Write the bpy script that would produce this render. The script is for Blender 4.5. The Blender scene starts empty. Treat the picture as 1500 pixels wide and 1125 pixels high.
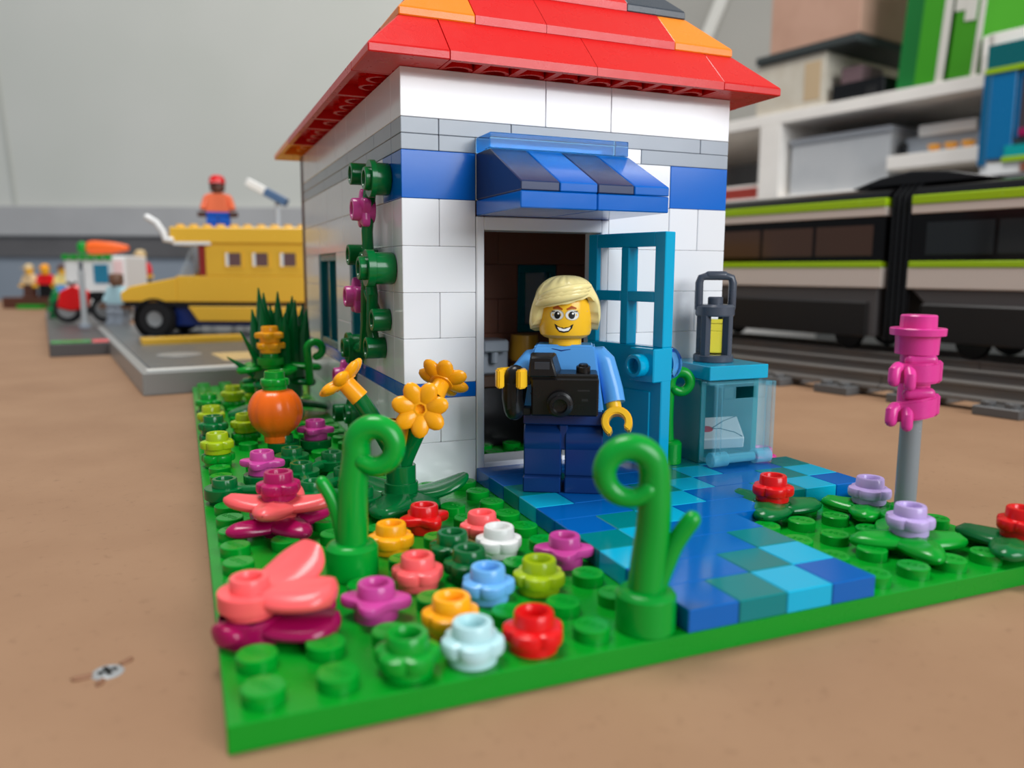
import bpy, bmesh, math, random
from math import pi, sin, cos, radians
from mathutils import Vector, Matrix

C = bpy.context.scene.collection
K = 0.001                      # everything below is written in millimetres
rnd = random.Random(7)

# ------------------------------------------------------------------ camera
cd = bpy.data.cameras.new('camera')
cam = bpy.data.objects.new('camera', cd)
C.objects.link(cam)
cam.location = (-2.0166 * K, -80.3585 * K, 49.3073 * K)
cam.rotation_euler = (1.4296, -0.0048, -0.3922)
cd.sensor_width = 36
cd.lens = 36 * 1161.4 / 1500
cd.clip_start, cd.clip_end = 0.004, 50
cd.dof.use_dof = True
cd.dof.focus_distance = 0.163
cd.dof.aperture_fstop = cd.lens / 1.6
cd.dof.aperture_blades = 0
bpy.context.scene.camera = cam

# ------------------------------------------------------------------ light
sc = bpy.context.scene
vs = sc.view_settings
vs.view_transform = 'Standard'
vs.look = 'None'
vs.gamma = 1
vs.use_curve_mapping = False
vs.exposure = -0.22
w = bpy.data.worlds.new('room_light')
sc.world = w
w.use_nodes = True
bg = w.node_tree.nodes['Background']
bg.inputs[0].default_value = (0.83, 0.91, 1.0, 1)
bg.inputs[1].default_value = 0.36


def area(name, loc, target, sx, sy, power, col):
    ld = bpy.data.lights.new(name, 'AREA')
    ld.shape = 'RECTANGLE'
    ld.size, ld.size_y = sx, sy
    ld.energy = power
    ld.color = col
    o = bpy.data.objects.new(name, ld)
    C.objects.link(o)
    o.location = loc
    o.rotation_euler = (Vector(target) - Vector(loc)).to_track_quat('-Z', 'Y').to_euler()
    return o


# the big window of the room, behind the photographer, and an unseen fill lamp added overhead
area('window_light', (0.75, -1.75, 0.85), (0.06, 0.08, 0.05), 1.3, 1.1, 49, (0.93, 0.97, 1.0))
area('overhead_fill_light', (-0.25, 0.45, 2.2), (0.15, 0.3, 0.0), 0.9, 0.9, 46, (1.0, 0.98, 0.95))

# ------------------------------------------------------------------ materials
MATS = {}


def lin(c):
    r = []
    for x in c:
        x = x / 255
        r.append(x / 12.92 if x <= 0.04045 else ((x + 0.055) / 1.055) ** 2.4)
    return (*r, 1)


def plastic(name, rgb, rough=0.2, vary=0.05, spec=0.36, bump=0.0):
    """glossy moulded plastic, a little lighter or darker from piece to piece"""
    if name in MATS:
        return MATS[name]
    m = bpy.data.materials.new(name)
    m.use_nodes = True
    nt = m.node_tree
    p = nt.nodes['Principled BSDF']
    L = nt.links.new
    info = nt.nodes.new('ShaderNodeObjectInfo')
    mr = nt.nodes.new('ShaderNodeMapRange')
    mr.inputs[3].default_value, mr.inputs[4].default_value = 1 - vary, 1 + vary
    L(info.outputs['Random'], mr.inputs[0])
    hs = nt.nodes.new('ShaderNodeHueSaturation')
    hs.inputs['Color'].default_value = lin(rgb)
    L(mr.outputs[0], hs.inputs['Value'])
    L(hs.outputs[0], p.inputs['Base Color'])
    tc = nt.nodes.new('ShaderNodeTexCoord')
    nz = nt.nodes.new('ShaderNodeTexNoise')
    nz.inputs['Scale'].default_value = 260
    nz.inputs['Detail'].default_value = 3
    L(tc.outputs['Object'], nz.inputs['Vector'])
    m2 = nt.nodes.new('ShaderNodeMapRange')
    m2.inputs[3].default_value, m2.inputs[4].default_value = rough * 0.8, rough * 1.25
    L(nz.outputs[0], m2.inputs[0])
    L(m2.outputs[0], p.inputs['Roughness'])
    p.inputs['Specular IOR Level'].default_value = spec
    if bump:
        b = nt.nodes.new('ShaderNodeBump')
        b.inputs['Strength'].default_value = bump
        b.inputs['Distance'].default_value = 0.0001
        n3 = nt.nodes.new('ShaderNodeTexNoise')
        n3.inputs['Scale'].default_value = 4000
        L(tc.outputs['Object'], n3.inputs['Vector'])
        L(n3.outputs[0], b.inputs['Height'])
        L(b.outputs[0], p.inputs['Normal'])
    MATS[name] = m
    return m


def clear(name, rgb, rough=0.03, ior=1.3, trans=1.0, alpha=1.0):
    if name in MATS:
        return MATS[name]
    m = bpy.data.materials.new(name)
    m.use_nodes = True
    p = m.node_tree.nodes['Principled BSDF']
    p.inputs['Base Color'].default_value = lin(rgb)
    p.inputs['Transmission Weight'].default_value = trans
    p.inputs['Alpha'].default_value = alpha
    p.inputs['Roughness'].default_value = rough
    p.inputs['IOR'].default_value = ior
    MATS[name] = m
    return m


def board_mat():
    m = bpy.data.materials.new('fibreboard')
    m.use_nodes = True
    nt = m.node_tree
    L = nt.links.new
    p = nt.nodes['Principled BSDF']
    tc = nt.nodes.new('ShaderNodeTexCoord')
    n1 = nt.nodes.new('ShaderNodeTexNoise')
    n1.inputs['Scale'].default_value = 28
    n1.inputs['Detail'].default_value = 5
    L(tc.outputs['Object'], n1.inputs['Vector'])
    cr = nt.nodes.new('ShaderNodeValToRGB')
    cr.color_ramp.elements[0].position, cr.color_ramp.elements[1].position = 0.3, 0.7
    cr.color_ramp.elements[0].color = lin((147, 112, 84))
    cr.color_ramp.elements[1].color = lin((158, 123, 94))
    L(n1.outputs[0], cr.inputs[0])
    n2 = nt.nodes.new('ShaderNodeTexNoise')
    n2.inputs['Scale'].default_value = 420
    n2.inputs['Detail'].default_value = 6
    n2.inputs['Roughness'].default_value = 0.7
    L(tc.outputs['Object'], n2.inputs['Vector'])
    c2 = nt.nodes.new('ShaderNodeValToRGB')
    c2.color_ramp.elements[0].position, c2.color_ramp.elements[1].position = 0.3, 0.42
    c2.color_ramp.elements[0].color = (0.62, 0.58, 0.55, 1)
    c2.color_ramp.elements[1].color = (1, 1, 1, 1)
    L(n2.outputs[0], c2.inputs[0])
    mx = nt.nodes.new('ShaderNodeMix')
    mx.data_type = 'RGBA'
    mx.blend_type = 'MULTIPLY'
    mx.inputs[0].default_value = 0.55
    L(cr.outputs[0], mx.inputs[6])
    L(c2.outputs[0], mx.inputs[7])
    L(mx.outputs[2], p.inputs['Base Color'])
    p.inputs['Roughness'].default_value = 0.62
    p.inputs['Specular IOR Level'].default_value = 0.3
    b = nt.nodes.new('ShaderNodeBump')
    b.inputs['Strength'].default_value = 0.15
    b.inputs['Distance'].default_value = 0.0003
    L(n2.outputs[0], b.inputs['Height'])
    L(b.outputs[0], p.inputs['Normal'])
    return m


def matte(name, rgb, rgb2=None, scale=6, rough=0.7):
    if name in MATS:
        return MATS[name]
    m = bpy.data.materials.new(name)
    m.use_nodes = True
    nt = m.node_tree
    p = nt.nodes['Principled BSDF']
    tc = nt.nodes.new('ShaderNodeTexCoord')
    n1 = nt.nodes.new('ShaderNodeTexNoise')
    n1.inputs['Scale'].default_value = scale
    nt.links.new(tc.outputs['Object'], n1.inputs['Vector'])
    cr = nt.nodes.new('ShaderNodeValToRGB')
    cr.color_ramp.elements[0].color = lin(rgb)
    cr.color_ramp.elements[1].color = lin(rgb2 or tuple(min(255, x + 6) for x in rgb))
    cr.color_ramp.elements[0].position, cr.color_ramp.elements[1].position = 0.35, 0.65
    nt.links.new(n1.outputs[0], cr.inputs[0])
    nt.links.new(cr.outputs[0], p.inputs['Base Color'])
    p.inputs['Roughness'].default_value = rough
    p.inputs['Specular IOR Level'].default_value = 0.3
    MATS[name] = m
    return m


GREEN = plastic('bright_green', (0, 146, 38), 0.22)
PLATE = plastic('plate_green', (0, 140, 30), 0.28, 0.0)
DGREEN = plastic('dark_green', (0, 104, 48), 0.2)
VINE = plastic('vine_green', (0, 150, 45), 0.25)
LIME = plastic('lime', (160, 185, 20), 0.22)
WHITE = plastic('white', (238, 239, 242), 0.13, 0.03, 0.5)
LGREY = plastic('stone_grey', (158, 166, 176), 0.2)
DGREY = plastic('dark_grey', (78, 84, 92), 0.25)
BLUE = plastic('blue', (0, 100, 198), 0.15)
PBLUE = plastic('path_blue', (0, 92, 172), 0.12)
TEAL = plastic('teal', (0, 118, 120), 0.13)
AZURE = plastic('azure', (10, 168, 205), 0.13)
DOORC = plastic('door_azure', (0, 166, 208), 0.16, 0.0)
NAVY = plastic('navy', (40, 52, 88), 0.22)
RED = plastic('red', (214, 16, 20), 0.22)
ROOFRED = plastic('roof_red', (216, 22, 20), 0.28, 0.03, bump=0.3)
ROOFORANGE = plastic('roof_orange', (250, 136, 28), 0.28, 0.03, bump=0.3)
ROOFGREY = plastic('roof_grey', (66, 72, 80), 0.28, 0.03, bump=0.3)
ORANGE = plastic('light_orange', (248, 166, 20), 0.22)
PUMP = plastic('pumpkin_orange', (238, 104, 20), 0.26)
CORAL = plastic('coral', (250, 98, 100), 0.22)
MAG = plastic('magenta', (192, 66, 146), 0.22)
DMAG = plastic('dark_magenta', (160, 10, 80), 0.2)
PINK = plastic('pink', (222, 60, 150), 0.24)
MBLUE = plastic('medium_blue', (105, 170, 228), 0.22)
AQUA = plastic('light_aqua', (182, 222, 226), 0.25)
FWHITE = plastic('flower_white', (238, 238, 236), 0.22)
LAV = plastic('lavender', (182, 160, 212), 0.22)
YEL = plastic('skin_yellow', (246, 190, 40), 0.22, 0.0)
HAIRM = plastic('blond_hair', (244, 226, 158), 0.18, 0.0)
SHIRT = plastic('shirt_blue', (86, 158, 226), 0.22, 0.0)
PANTS = plastic('pants_navy', (14, 47, 100), 0.2, 0.0)
BLACK = plastic('black', (16, 16, 18), 0.22)
PRINTB = plastic('print_black', (12, 12, 14), 0.35, 0.0)
PRINTN = plastic('print_navy', (20, 50, 120), 0.35, 0.0)
PRINTW = plastic('print_white', (250, 250, 248), 0.35, 0.0)
PRINTR = plastic('print_auburn', (170, 80, 20), 0.35, 0.0)
GLASSP = plastic('print_spectacles', (226, 226, 222), 0.35, 0.0)
TBLUE = clear('trans_blue', (110, 190, 245), .03, 1.25)
TLB = clear('trans_light_blue', (130, 216, 238), .04, 1.45, 0.0, 0.2)
TYEL = clear('trans_yellow', (226, 212, 70))
TCLEAR = clear('trans_clear', (225, 238, 244), .03, 1.45, 0.0, 0.16)
BROWN = plastic('brown', (88, 52, 40), 0.3)
TAN = plastic('tan', (214, 188, 140), 0.25)
BUSY = plastic('bus_yellow', (240, 188, 60), 0.25, 0.0)
TYRE = plastic('tyre', (24, 24, 26), 0.6, 0.0)
STEEL = plastic('steel', (150, 152, 152), 0.3, 0.0)
TRAINL = plastic('train_lime', (158, 196, 16), 0.25, 0.0)
TRAINW = plastic('train_white', (212, 200, 190), 0.3, 0.0)
TRAING = plastic('train_grey', (80, 77, 77), 0.4, 0.0)
TRAINB = plastic('train_black', (9, 8, 9), 0.12, 0.0, 0.22)
TRACKG = plastic('track_grey', (92, 92, 92), 0.35, 0.04)
RAILG = plastic('rail_grey', (110, 106, 102), 0.35, 0.0)

# ------------------------------------------------------------------ mesh builder


class MB:
    def __init__(s):
        s.v, s.f = [], []

    def add(s, vs_, fs, m=None):
        b = len(s.v)
        for p in vs_:
            p = Vector(p)
            s.v.append(m @ p if m is not None else p)
        flip = m is not None and m.to_3x3().determinant() < 0
        for q in fs:
            q = [b + i for i in q]
            s.f.append(q[::-1] if flip else q)
        return s

    def box(s, a, b, ch=0.0, m=None):
        x0, y0, z0 = a
        x1, y1, z1 = b
        if ch <= 0:
            vv = [(x, y, z) for z in (z0, z1) for y in (y0, y1) for x in (x0, x1)]
            return s.add(vv, [(0, 2, 3, 1), (4, 5, 7, 6), (0, 1, 5, 4), (2, 6, 7, 3), (0, 4, 6, 2), (1, 3, 7, 5)], m)
        bm = bmesh.new()
        r = bmesh.ops.create_cube(bm, size=1)
        for vt in bm.verts:
            vt.co = Vector((x0 if vt.co.x < 0 else x1, y0 if vt.co.y < 0 else y1, z0 if vt.co.z < 0 else z1))
        bmesh.ops.bevel(bm, geom=bm.edges[:], offset=ch, segments=1, affect='EDGES', clamp_overlap=True)
        return s.bm(bm, m)

    def bm(s, bm, m=None):
        bm.verts.index_update()
        s.add([v.co.copy() for v in bm.verts], [[v.index for v in f.verts] for f in bm.faces], m)
        bm.free()
        return s

    def poly(s, vs_, fs, bev=0.0, m=None, seg=1):
        if not bev:
            return s.add(vs_, fs, m)
        bm = bmesh.new()
        vv = [bm.verts.new(v) for v in vs_]
        for q in fs:
            bm.faces.new([vv[i] for i in q])
        bmesh.ops.recalc_face_normals(bm, faces=bm.faces[:])
        bmesh.ops.bevel(bm, geom=bm.edges[:], offset=bev, segments=seg, affect='EDGES', clamp_overlap=True)
        return s.bm(bm, m)

    def prism(s, pts, z0, z1, bev=0.0, m=None, seg=1):
        n = len(pts)
        vv = [(x, y, z0) for x, y in pts] + [(x, y, z1) for x, y in pts]
        ff = [list(range(n))[::-1], list(range(n, 2 * n))] + [(i, (i + 1) % n, n + (i + 1) % n, n + i) for i in range(n)]
        return s.poly(vv, ff, bev, m, seg)

    def lathe(s, prof, seg=24, m=None, rf=None):
        vv, ff, rings = [], [], []
        for k, (r, z) in enumerate(prof):
            if r <= 1e-6:
                vv.append((0, 0, z))
                rings.append([len(vv) - 1])
            else:
                ring = []
                for i in range(seg):
                    a = 2 * pi * i / seg
                    q = r * (rf(a, k) if rf else 1)
                    vv.append((q * cos(a), q * sin(a), z))
                    ring.append(len(vv) - 1)
                rings.append(ring)
        for A, B in zip(rings, rings[1:]):
            for i in range(seg):
                j = (i + 1) % seg
                if len(A) == 1 and len(B) == 1:
                    continue
                if len(A) == 1:
                    ff.append((A[0], B[j], B[i]))
                elif len(B) == 1:
                    ff.append((A[i], A[j], B[0]))
                else:
                    ff.append((A[i], A[j], B[j], B[i]))
        return s.add(vv, ff, m)

    def cyl(s, r, z0, z1, seg=24, m=None, ch=0.15):
        return s.lathe([(0, z0), (r - ch, z0), (r, z0 + ch), (r, z1 - ch), (r - ch, z1), (0, z1)], seg, m)

    def tube(s, pts, rad, seg=14, m=None, cap=True, close=False, flat=1.0):
        pts = [Vector(p) for p in pts]
        n = len(pts)
        rad = list(rad) if hasattr(rad, '__len__') else [rad] * n
        T = []
        for i in range(n):
            a = pts[i - 1] if (i or close) else pts[i]
            b = pts[(i + 1) % n] if (i < n - 1 or close) else pts[i]
            T.append((b - a).normalized())
        u = T[0].orthogonal().normalized()
        rings = []
        vv, ff = [], []
        for i in range(n):
            u = (u - T[i] * u.dot(T[i])).normalized()
            w_ = T[i].cross(u)
            ring = []
            for k in range(seg):
                a = 2 * pi * k / seg
                vv.append(pts[i] + (u * cos(a) + w_ * sin(a) * flat) * rad[i])
                ring.append(len(vv) - 1)
            rings.append(ring)
        pairs = list(zip(rings, rings[1:]))
        for A, B in pairs:
            for k in range(seg):
                j = (k + 1) % seg
                ff.append((A[k], A[j], B[j], B[k]))
        if close:
            A, B = rings[-1], rings[0]
            off = min(range(seg), key=lambda o: (vv[B[o]] - vv[A[0]]).length)
            for k in range(seg):
                j = (k + 1) % seg
                ff.append((A[k], A[j], B[(j + off) % seg], B[(k + off) % seg]))
        elif cap:
            ff.append(rings[0][::-1])
            ff.append(rings[-1])
        return s.add(vv, ff, m)

    def roundtube(s, pts, r0, r1=None, seg=14, m=None):
        """a tube with rounded ends"""
        pts = [Vector(p) for p in pts]
        r1 = r0 if r1 is None else r1
        n = len(pts)
        rr = [r0 + (r1 - r0) * i / (n - 1) for i in range(n)]
        d0 = (pts[0] - pts[1]).normalized()
        d1 = (pts[-1] - pts[-2]).normalized()
        P = [pts[0] + d0 * r0 * q for q in (0.98, 0.8, 0.45)] + pts + [pts[-1] + d1 * r1 * q for q in (0.45, 0.8, 0.98)]
        R = [r0 * q for q in (0.2, 0.6, 0.89)] + rr + [r1 * q for q in (0.89, 0.6, 0.2)]
        return s.tube(P, R, seg, m)

    def ball(s, c, r, m=None, seg=16, rings=10):
        prof = [(sin(pi * i / rings), -cos(pi * i / rings)) for i in range(rings + 1)]
        prof[0], prof[-1] = (0, -1), (0, 1)
        mm = Matrix.Translation(c) @ Matrix.Diagonal((*((r, r, r) if not hasattr(r, '__len__') else r), 1))
        return s.lathe(prof, seg, (m @ mm) if m is not None else mm)

    def leaf(s, length, width, th=2.0, bend=0.0, m=None, n=12, k=6, c=0.55, start=0.0, rib=0.3, pw=2.2):
        """a thick blunt leaf along +x, its stalk at the origin; bend lifts or drops the tip"""
        vv, ff = [], []
        W_ = 2 * k + 1
        for side in (1, -1):
            for i in range(n + 1):
                t = 0.5 - 0.5 * cos(pi * i / n)
                x = start + (length - start) * t
                u = (t - c) / (1 - c) if t > c else (c - t) / c * 0.86
                f = max(0.0, 1 - abs(u) ** pw) ** 0.5
                wd = width * 0.5 * max(f, 0.03)
                g = min(1.0, f * 1.6 + 0.08) if t > c else 1.0
                for j in range(-k, k + 1):
                    q = sin(pi / 2 * j / k)
                    z = bend * t * t + side * th * 0.5 * g * max(0.0, 1 - abs(q) ** 2.6) ** 0.5
                    z -= rib * (1 - min(1, abs(q) * 3)) * (side > 0) * (0.1 < t < 0.9)
                    vv.append((x, wd * q, z))
        B = (n + 1) * W_
        for i in range(n):
            for j in range(W_ - 1):
                a = i * W_ + j
                ff.append((a, a + W_, a + W_ + 1, a + 1))
                ff.append((B + a, B + a + 1, B + a + W_ + 1, B + a + W_))
        return s.add(vv, ff, m)

    def mesh(s, name, sharp=32):
        me = bpy.data.meshes.new(name)
        me.from_pydata([tuple(x * K for x in p) for p in s.v], [], s.f)
        me.validate()
        me.update()
        if sharp is not None:
            for p in me.polygons:
                p.use_smooth = True
            me.set_sharp_from_angle(angle=radians(sharp))
        return me


def T(x, y, z):
    return Matrix.Translation((x, y, z))


def R(a, ax='Z'):
    return Matrix.Rotation(radians(a), 4, ax)


def obj(name, mb, mat, parent=None, loc=(0, 0, 0), rot=None, sharp=32):
    me = mb if isinstance(mb, bpy.types.Mesh) else mb.mesh(name, sharp)
    if not me.materials:
        me.materials.append(mat)
    o = bpy.data.objects.new(name, me)
    C.objects.link(o)
    o.location = [x * K for x in loc]
    if rot is not None:
        o.rotation_euler = rot
    if parent:
        o.parent = parent
    return o


def tag(o, label=None, cat=None, group=None, kind=None):
    if label:
        o['label'] = label
    if cat:
        o['category'] = cat
    if group:
        o['group'] = group
    if kind:
        o['kind'] = kind
    return o


def thing(name, label, cat, loc=(0, 0, 0), rz=0.0, group=None, rot=None):
    o = bpy.data.objects.new(name, None)
    C.objects.link(o)
    o.location = [x * K for x in loc]
    o.rotation_euler = rot if rot is not None else (0, 0, radians(rz))
    o.empty_display_size = 0.005
    return tag(o, label, cat, group)


def sub(name, parent):
    """an Empty that gathers the pieces of one part"""
    o = bpy.data.objects.new(name, None)
    C.objects.link(o)
    o.parent = parent
    o.empty_display_size = 0.002
    return o


CACHE = {}


def piece(name, dims, mat, parent, loc, ch=0.12, gap=0.05):
    """a plain moulded block filling dims from loc, with a hairline joint around it"""
    key = (name, tuple(round(d, 3) for d in dims), mat.name, ch, gap)
    if key not in CACHE:
        me = MB().box((gap, gap, gap * 0.6), (dims[0] - gap, dims[1] - gap, dims[2] - gap * 0.6), ch).mesh(name, 25)
        me.materials.append(mat)
        CACHE[key] = me
    return obj(name, CACHE[key], mat, parent, loc)


# ------------------------------------------------------------------ the room
def room(c, s, z):
    """along the shelf wall: c towards the wall, s along it"""
    a = radians(12)
    return (c * cos(a) - s * sin(a), c * sin(a) + s * cos(a), z)


CAMP = Vector((-2.0166, -80.3585, 0))
FW = Vector((sin(0.3922), cos(0.3922), 0))
RT = Vector((cos(0.3922), -sin(0.3922), 0))


def view(r, t, z):
    """r sideways, t away from where the photographer stood"""
    p = CAMP + RT * r + FW * t
    return (p.x, p.y, z)


VR = -math.degrees(0.3922)
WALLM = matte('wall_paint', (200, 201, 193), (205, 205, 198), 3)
BANDM = matte('grey_strip', (172, 171, 171), None, 8)
DARKM = matte('gap_shade', (92, 90, 91), (100, 98, 99), 8)
LOWM = matte('lower_wall', (136, 144, 154), (142, 150, 160), 4)


def structure(name, mb, mat, loc=(0, 0, 0), rz=0):
    return tag(obj(name, mb, mat, None, loc, (0, 0, radians(rz))), kind='structure')


WD = 2000
wl = structure('wall_back', MB().box((-1900, 0, 203), (2600, 40, 2300)), WALLM, view(0, WD, 0), VR)
structure('baseboard_back', MB().box((-1900, -14, 130), (2600, 40, 203), 2), BANDM, view(0, WD, 0), VR)
structure('gap_shade_band', MB().box((-1900, -6, 78), (2600, 40, 130), 1), DARKM, view(0, WD, 0), VR)  # dark band: shade of the gap below the grey strip, put into its colour
structure('trim_2', MB().box((-1900, 2, -740), (2600, 40, 78), 1), LOWM, view(0, WD, 0), VR)
# a raised joint strip between the wall panels, leaning a little, and a slanted batten farther along
structure('trim_3', MB().prism([(-1230, 203), (-1222, 203), (-1279, 1100), (-1287, 1100)], 0, 5, 0.5, R(90, 'X')), matte('joint', (182, 183, 176)), view(0, WD, 0), VR)
# slanted batten on the side wall, rising towards the room
structure('trim_4', MB().prism([(1174, 330), (1140, 330), (858, 820), (890, 820)], 1217, 1224.5, 0.5, Matrix(((0, 0, 1, 0), (1, 0, 0, 0), (0, 1, 0, 0), (0, 0, 0, 1)))), matte('batten', (214, 213, 207)), (0, 0, 0), 12)
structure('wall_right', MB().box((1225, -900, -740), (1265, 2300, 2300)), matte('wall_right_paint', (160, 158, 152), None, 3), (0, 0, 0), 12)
structure('floor', MB().box((-1900, -900, -760), (1265, 2400, -740)), matte('floor_carpet', (96, 104, 116), (104, 112, 124), 60, 0.9), (0, 0, 0), 12)

# the fibreboard table top with its sunken screw
tb = MB().box((-136 + 7, -500, -18), (470, 1418, 0), 0.8)
tag(obj('table_top', tb, board_mat(), None, (0, 0, 0), (0, 0, radians(10))), 'bare brown fibreboard table top under the toy house', 'table')
sm = thing('countersunk_screw', 'small metal screw sunk in the bare fibreboard, with reddish scuffs around', 'screw', (-12.8, 23.6, 0), 20)
obj('screw_head', MB().lathe([(0, 0.3), (0.6, 0.28), (0.8, 0.1), (1.5, 0.26), (1.8, 0.12), (1.9, 0.02)], 20), STEEL, sm)
sl = MB()
for a in (0, 90):
    sl.box((-1.1, -0.3, 0.24), (1.1, 0.3, 0.34), 0.03, R(a))
obj('screw_slot', sl, BLACK, sm)
obj('splinter', MB().leaf(2.4, 1.0, 0.5, 0.1, R(170) @ T(1.6, 0, 0.1)).leaf(1.8, 0.8, 0.4, 0.1, R(20) @ T(2.0, 0.3, 0.1)).leaf(1.6, 0.9, 0.4, 0.1, R(230) @ T(1.8, 0.3, 0.1)), matte('torn_board', (134, 96, 72)), sm)

# ------------------------------------------------------------------ base plate and studs
bp = thing('base_plate', 'large bright green studded base plate carrying the house and garden', 'base plate')
obj('plate', MB().box((0, 0, 0), (128, 256, 3.2), 0.12), PLATE, bp)


def word_mesh(text, size, depth):
    cu = bpy.data.curves.new('word', 'FONT')
    cu.body = text
    cu.size = size
    cu.extrude = depth
    cu.resolution_u = 2
    cu.align_x, cu.align_y = 'CENTER', 'CENTER'
    o = bpy.data.objects.new('word', cu)
    C.objects.link(o)
    dg = bpy.context.evaluated_depsgraph_get()
    me = bpy.data.meshes.new_from_object(o.evaluated_get(dg))
    vv = [v.co.copy() for v in me.vertices]
    ff = [list(p.vertices) for p in me.polygons]
    bpy.data.objects.remove(o)
    bpy.data.meshes.remove(me)
    return vv, ff


WV, WF = word_mesh('LEGO', 1.5, 0.05)
stud_mb = MB().lathe([(2.4, 0), (2.4, 1.55), (2.25, 1.7), (0, 1.7)], 24)
stud_mb.add(WV, WF, T(0, 0, 1.72) @ R(-60))
STUD = stud_mb.mesh('stud', 32)
STUD.materials.append(GREEN)


def ST(i, j):
    return (4 + 8 * i, 4 + 8 * j)


path_cells = {}
for j in range(0, 4):
    for i in range(7, 11):
        path_cells[(i, j)] = 'b'
for i in range(7, 12):
    path_cells[(i, 4)] = 'b'
for j in (5, 6, 7):
    for i in range(7, 16):
        path_cells[(i, j)] = 'b'
for j in (8, 9):
    for i in range(7, 15):
        path_cells[(i, j)] = 'b'
for c_, cells in {'t': [(8, 0), (9, 1), (10, 2), (7, 3), (8, 4), (9, 5), (10, 6), (11, 7), (12, 8), (7, 7), (13, 5), (14, 6), (15, 7), (8, 8)],
                  'a': [(9, 0), (10, 1), (7, 2), (8, 3), (9, 4), (10, 5), (11, 6), (12, 7), (7, 6), (14, 5), (15, 6), (13, 8)]}.items():
    for q in cells:
        path_cells[q] = c_

# ------------------------------------------------------------------ small garden pieces
def petal_rf(n, amp, sharp=1.0, ks=(4, 5, 6, 7, 8)):
    def f(a, k):
        if k not in ks:
            return 1.0
        return 1.0 + amp * (abs(cos(n * a / 2)) ** sharp)
    return f


def flower_mb(n=5, amp=0.28, sharp=0.8, z0=0.0, base=3.0, m=None, r0=3.25, za=1.35, zc=3.0):
    prof = [(0, z0), (base - .1, z0), (base, z0 + .1), (base + .05, z0 + za - .1), (r0 - .12, z0 + za), (r0, z0 + za + .35), (r0, z0 + zc - .5), (r0 - .1, z0 + zc - .15), (r0 - .35, z0 + zc), (2.55, z0 + 3.2), (2.45, z0 + 4.7), (2.3, z0 + 4.9)]
    prof += [(1.75, z0 + 4.9), (1.62, z0 + 4.75), (1.55, z0 + 3.0), (0, z0 + 3.0)]
    return MB().lathe(prof, 60, m, petal_rf(n, amp, sharp))


FM = {}


def flower(ij, mat, label, z=3.2, kind='a', ph=0.0, name='flower', group=None, loc=None, rz=0, rot=None):
    key = (kind, mat.name)
    if key not in FM:
        me = (flower_mb(5, 0.2, 0.6) if kind == 'a' else flower_mb(4, 0.52, 2.2, base=2.95, r0=3.2, za=1.75, zc=3.1) if kind == 'b' else flower_mb(5, 0.46, 1.6, r0=3.1)).mesh('flower', 40)
        me.materials.append(mat)
        FM[key] = me
    x, y = loc[:2] if loc else ST(*ij)
    o = obj(name, FM[key], mat, None, (x, y, loc[2] if loc else z), rot or (0, 0, radians(rz)))
    return tag(o, label, 'flower', group)


RP_PROF = [(0, 0), (3.0, 0), (3.05, 0.1), (3.05, 1.0), (3.9, 1.05), (3.95, 1.2), (3.95, 3.05), (3.85, 3.2), (2.45, 3.2), (2.4, 4.7), (2.28, 4.9), (1.7, 4.9), (1.6, 4.75), (1.55, 3.0), (0, 3.0)]


def round_plate_mb(z0=0, m=None):
    return MB().lathe([(r, z + z0) for r, z in RP_PROF], 28, m)


def leaf_plate_mb(n=3, length=8.5, width=6.0, rz=0, bend=0.3, z0=0.0):
    mb = MB().lathe([(0, z0), (2.9, z0), (3.0, z0 + 1.3), (3.5, z0 + 1.5), (3.6, z0 + 2.9), (3.4, z0 + 3.2), (2.4, z0 + 3.2), (2.4, z0 + 4.6), (0, z0 + 4.6)], 24)
    for k in range(n):
        mb.leaf(length, width, 2.5, bend, R(rz + 360 * k / n) @ T(0, 0, z0 + 2.1), start=0.4, c=.24, pw=1.35, rib=-0.25)
    return mb


def tri_leaf(ij, mat, label, z=3.2, n=3, rz=0, bend=0.3, length=8.5, width=6.4, name='leaf_plate'):
    x, y = ST(*ij)
    return tag(obj(name, leaf_plate_mb(n, length, width, rz, bend), mat, None, (x, y, z)), label, 'plant')


used = set(path_cells)
G = 'single flower studs in the front bed'
FL = [
    ((4, 0), RED, 'a', 'red flower piece on the front rim of the bed, nearest the curled vine', 10),
    ((3, 0), AQUA, 'a', 'pale aqua flower piece on the front rim beside the red one', 40),
    ((2, 0), GREEN, 'a', 'bright green flower piece on the front rim beside the pale aqua one', 0),
    ((3, 1), ORANGE, 'a', 'light orange flower piece just behind the pale aqua one', 20),
    ((2, 2), MAG, 'b', 'magenta flower piece with big petals beside the coral leaf stack', -26),
    ((3, 3), CORAL, 'a', 'coral flower piece in the middle of the bed, beside the dark green ones', 5),
    ((4, 2), MBLUE, 'a', 'medium blue flower piece in the middle of the bed', 50),
    ((4, 3), DGREEN, 'a', 'dark green flower piece just behind the medium blue one', 15),
    ((4, 4), DGREEN, 'a', 'darker green flower piece between the white and orange ones', 60),
    ((5, 2), LIME, 'a', 'lime flower piece beside the medium blue one', 24),
    ((6, 3), MAG, 'b', 'magenta flower piece with two ear-like petals next to the blue path', -24),
    ((5, 4), FWHITE, 'a', 'white flower piece in the bed', 0),
    ((5, 5), CORAL, 'a', 'coral flower piece directly behind the white one', 30),
    ((3, 5), ORANGE, 'a', 'light orange flower piece beside the looped vine stem', 33),
    ((4, 6), RED, 'b', 'red flower piece in front of the dark leaf of the orange-flowered plant', 12),
]
for q, m_, kd, lb, rz in FL:
    flower(q, m_, lb, kind=kd, rz=rz, group=G)
    used.add(q)

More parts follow.
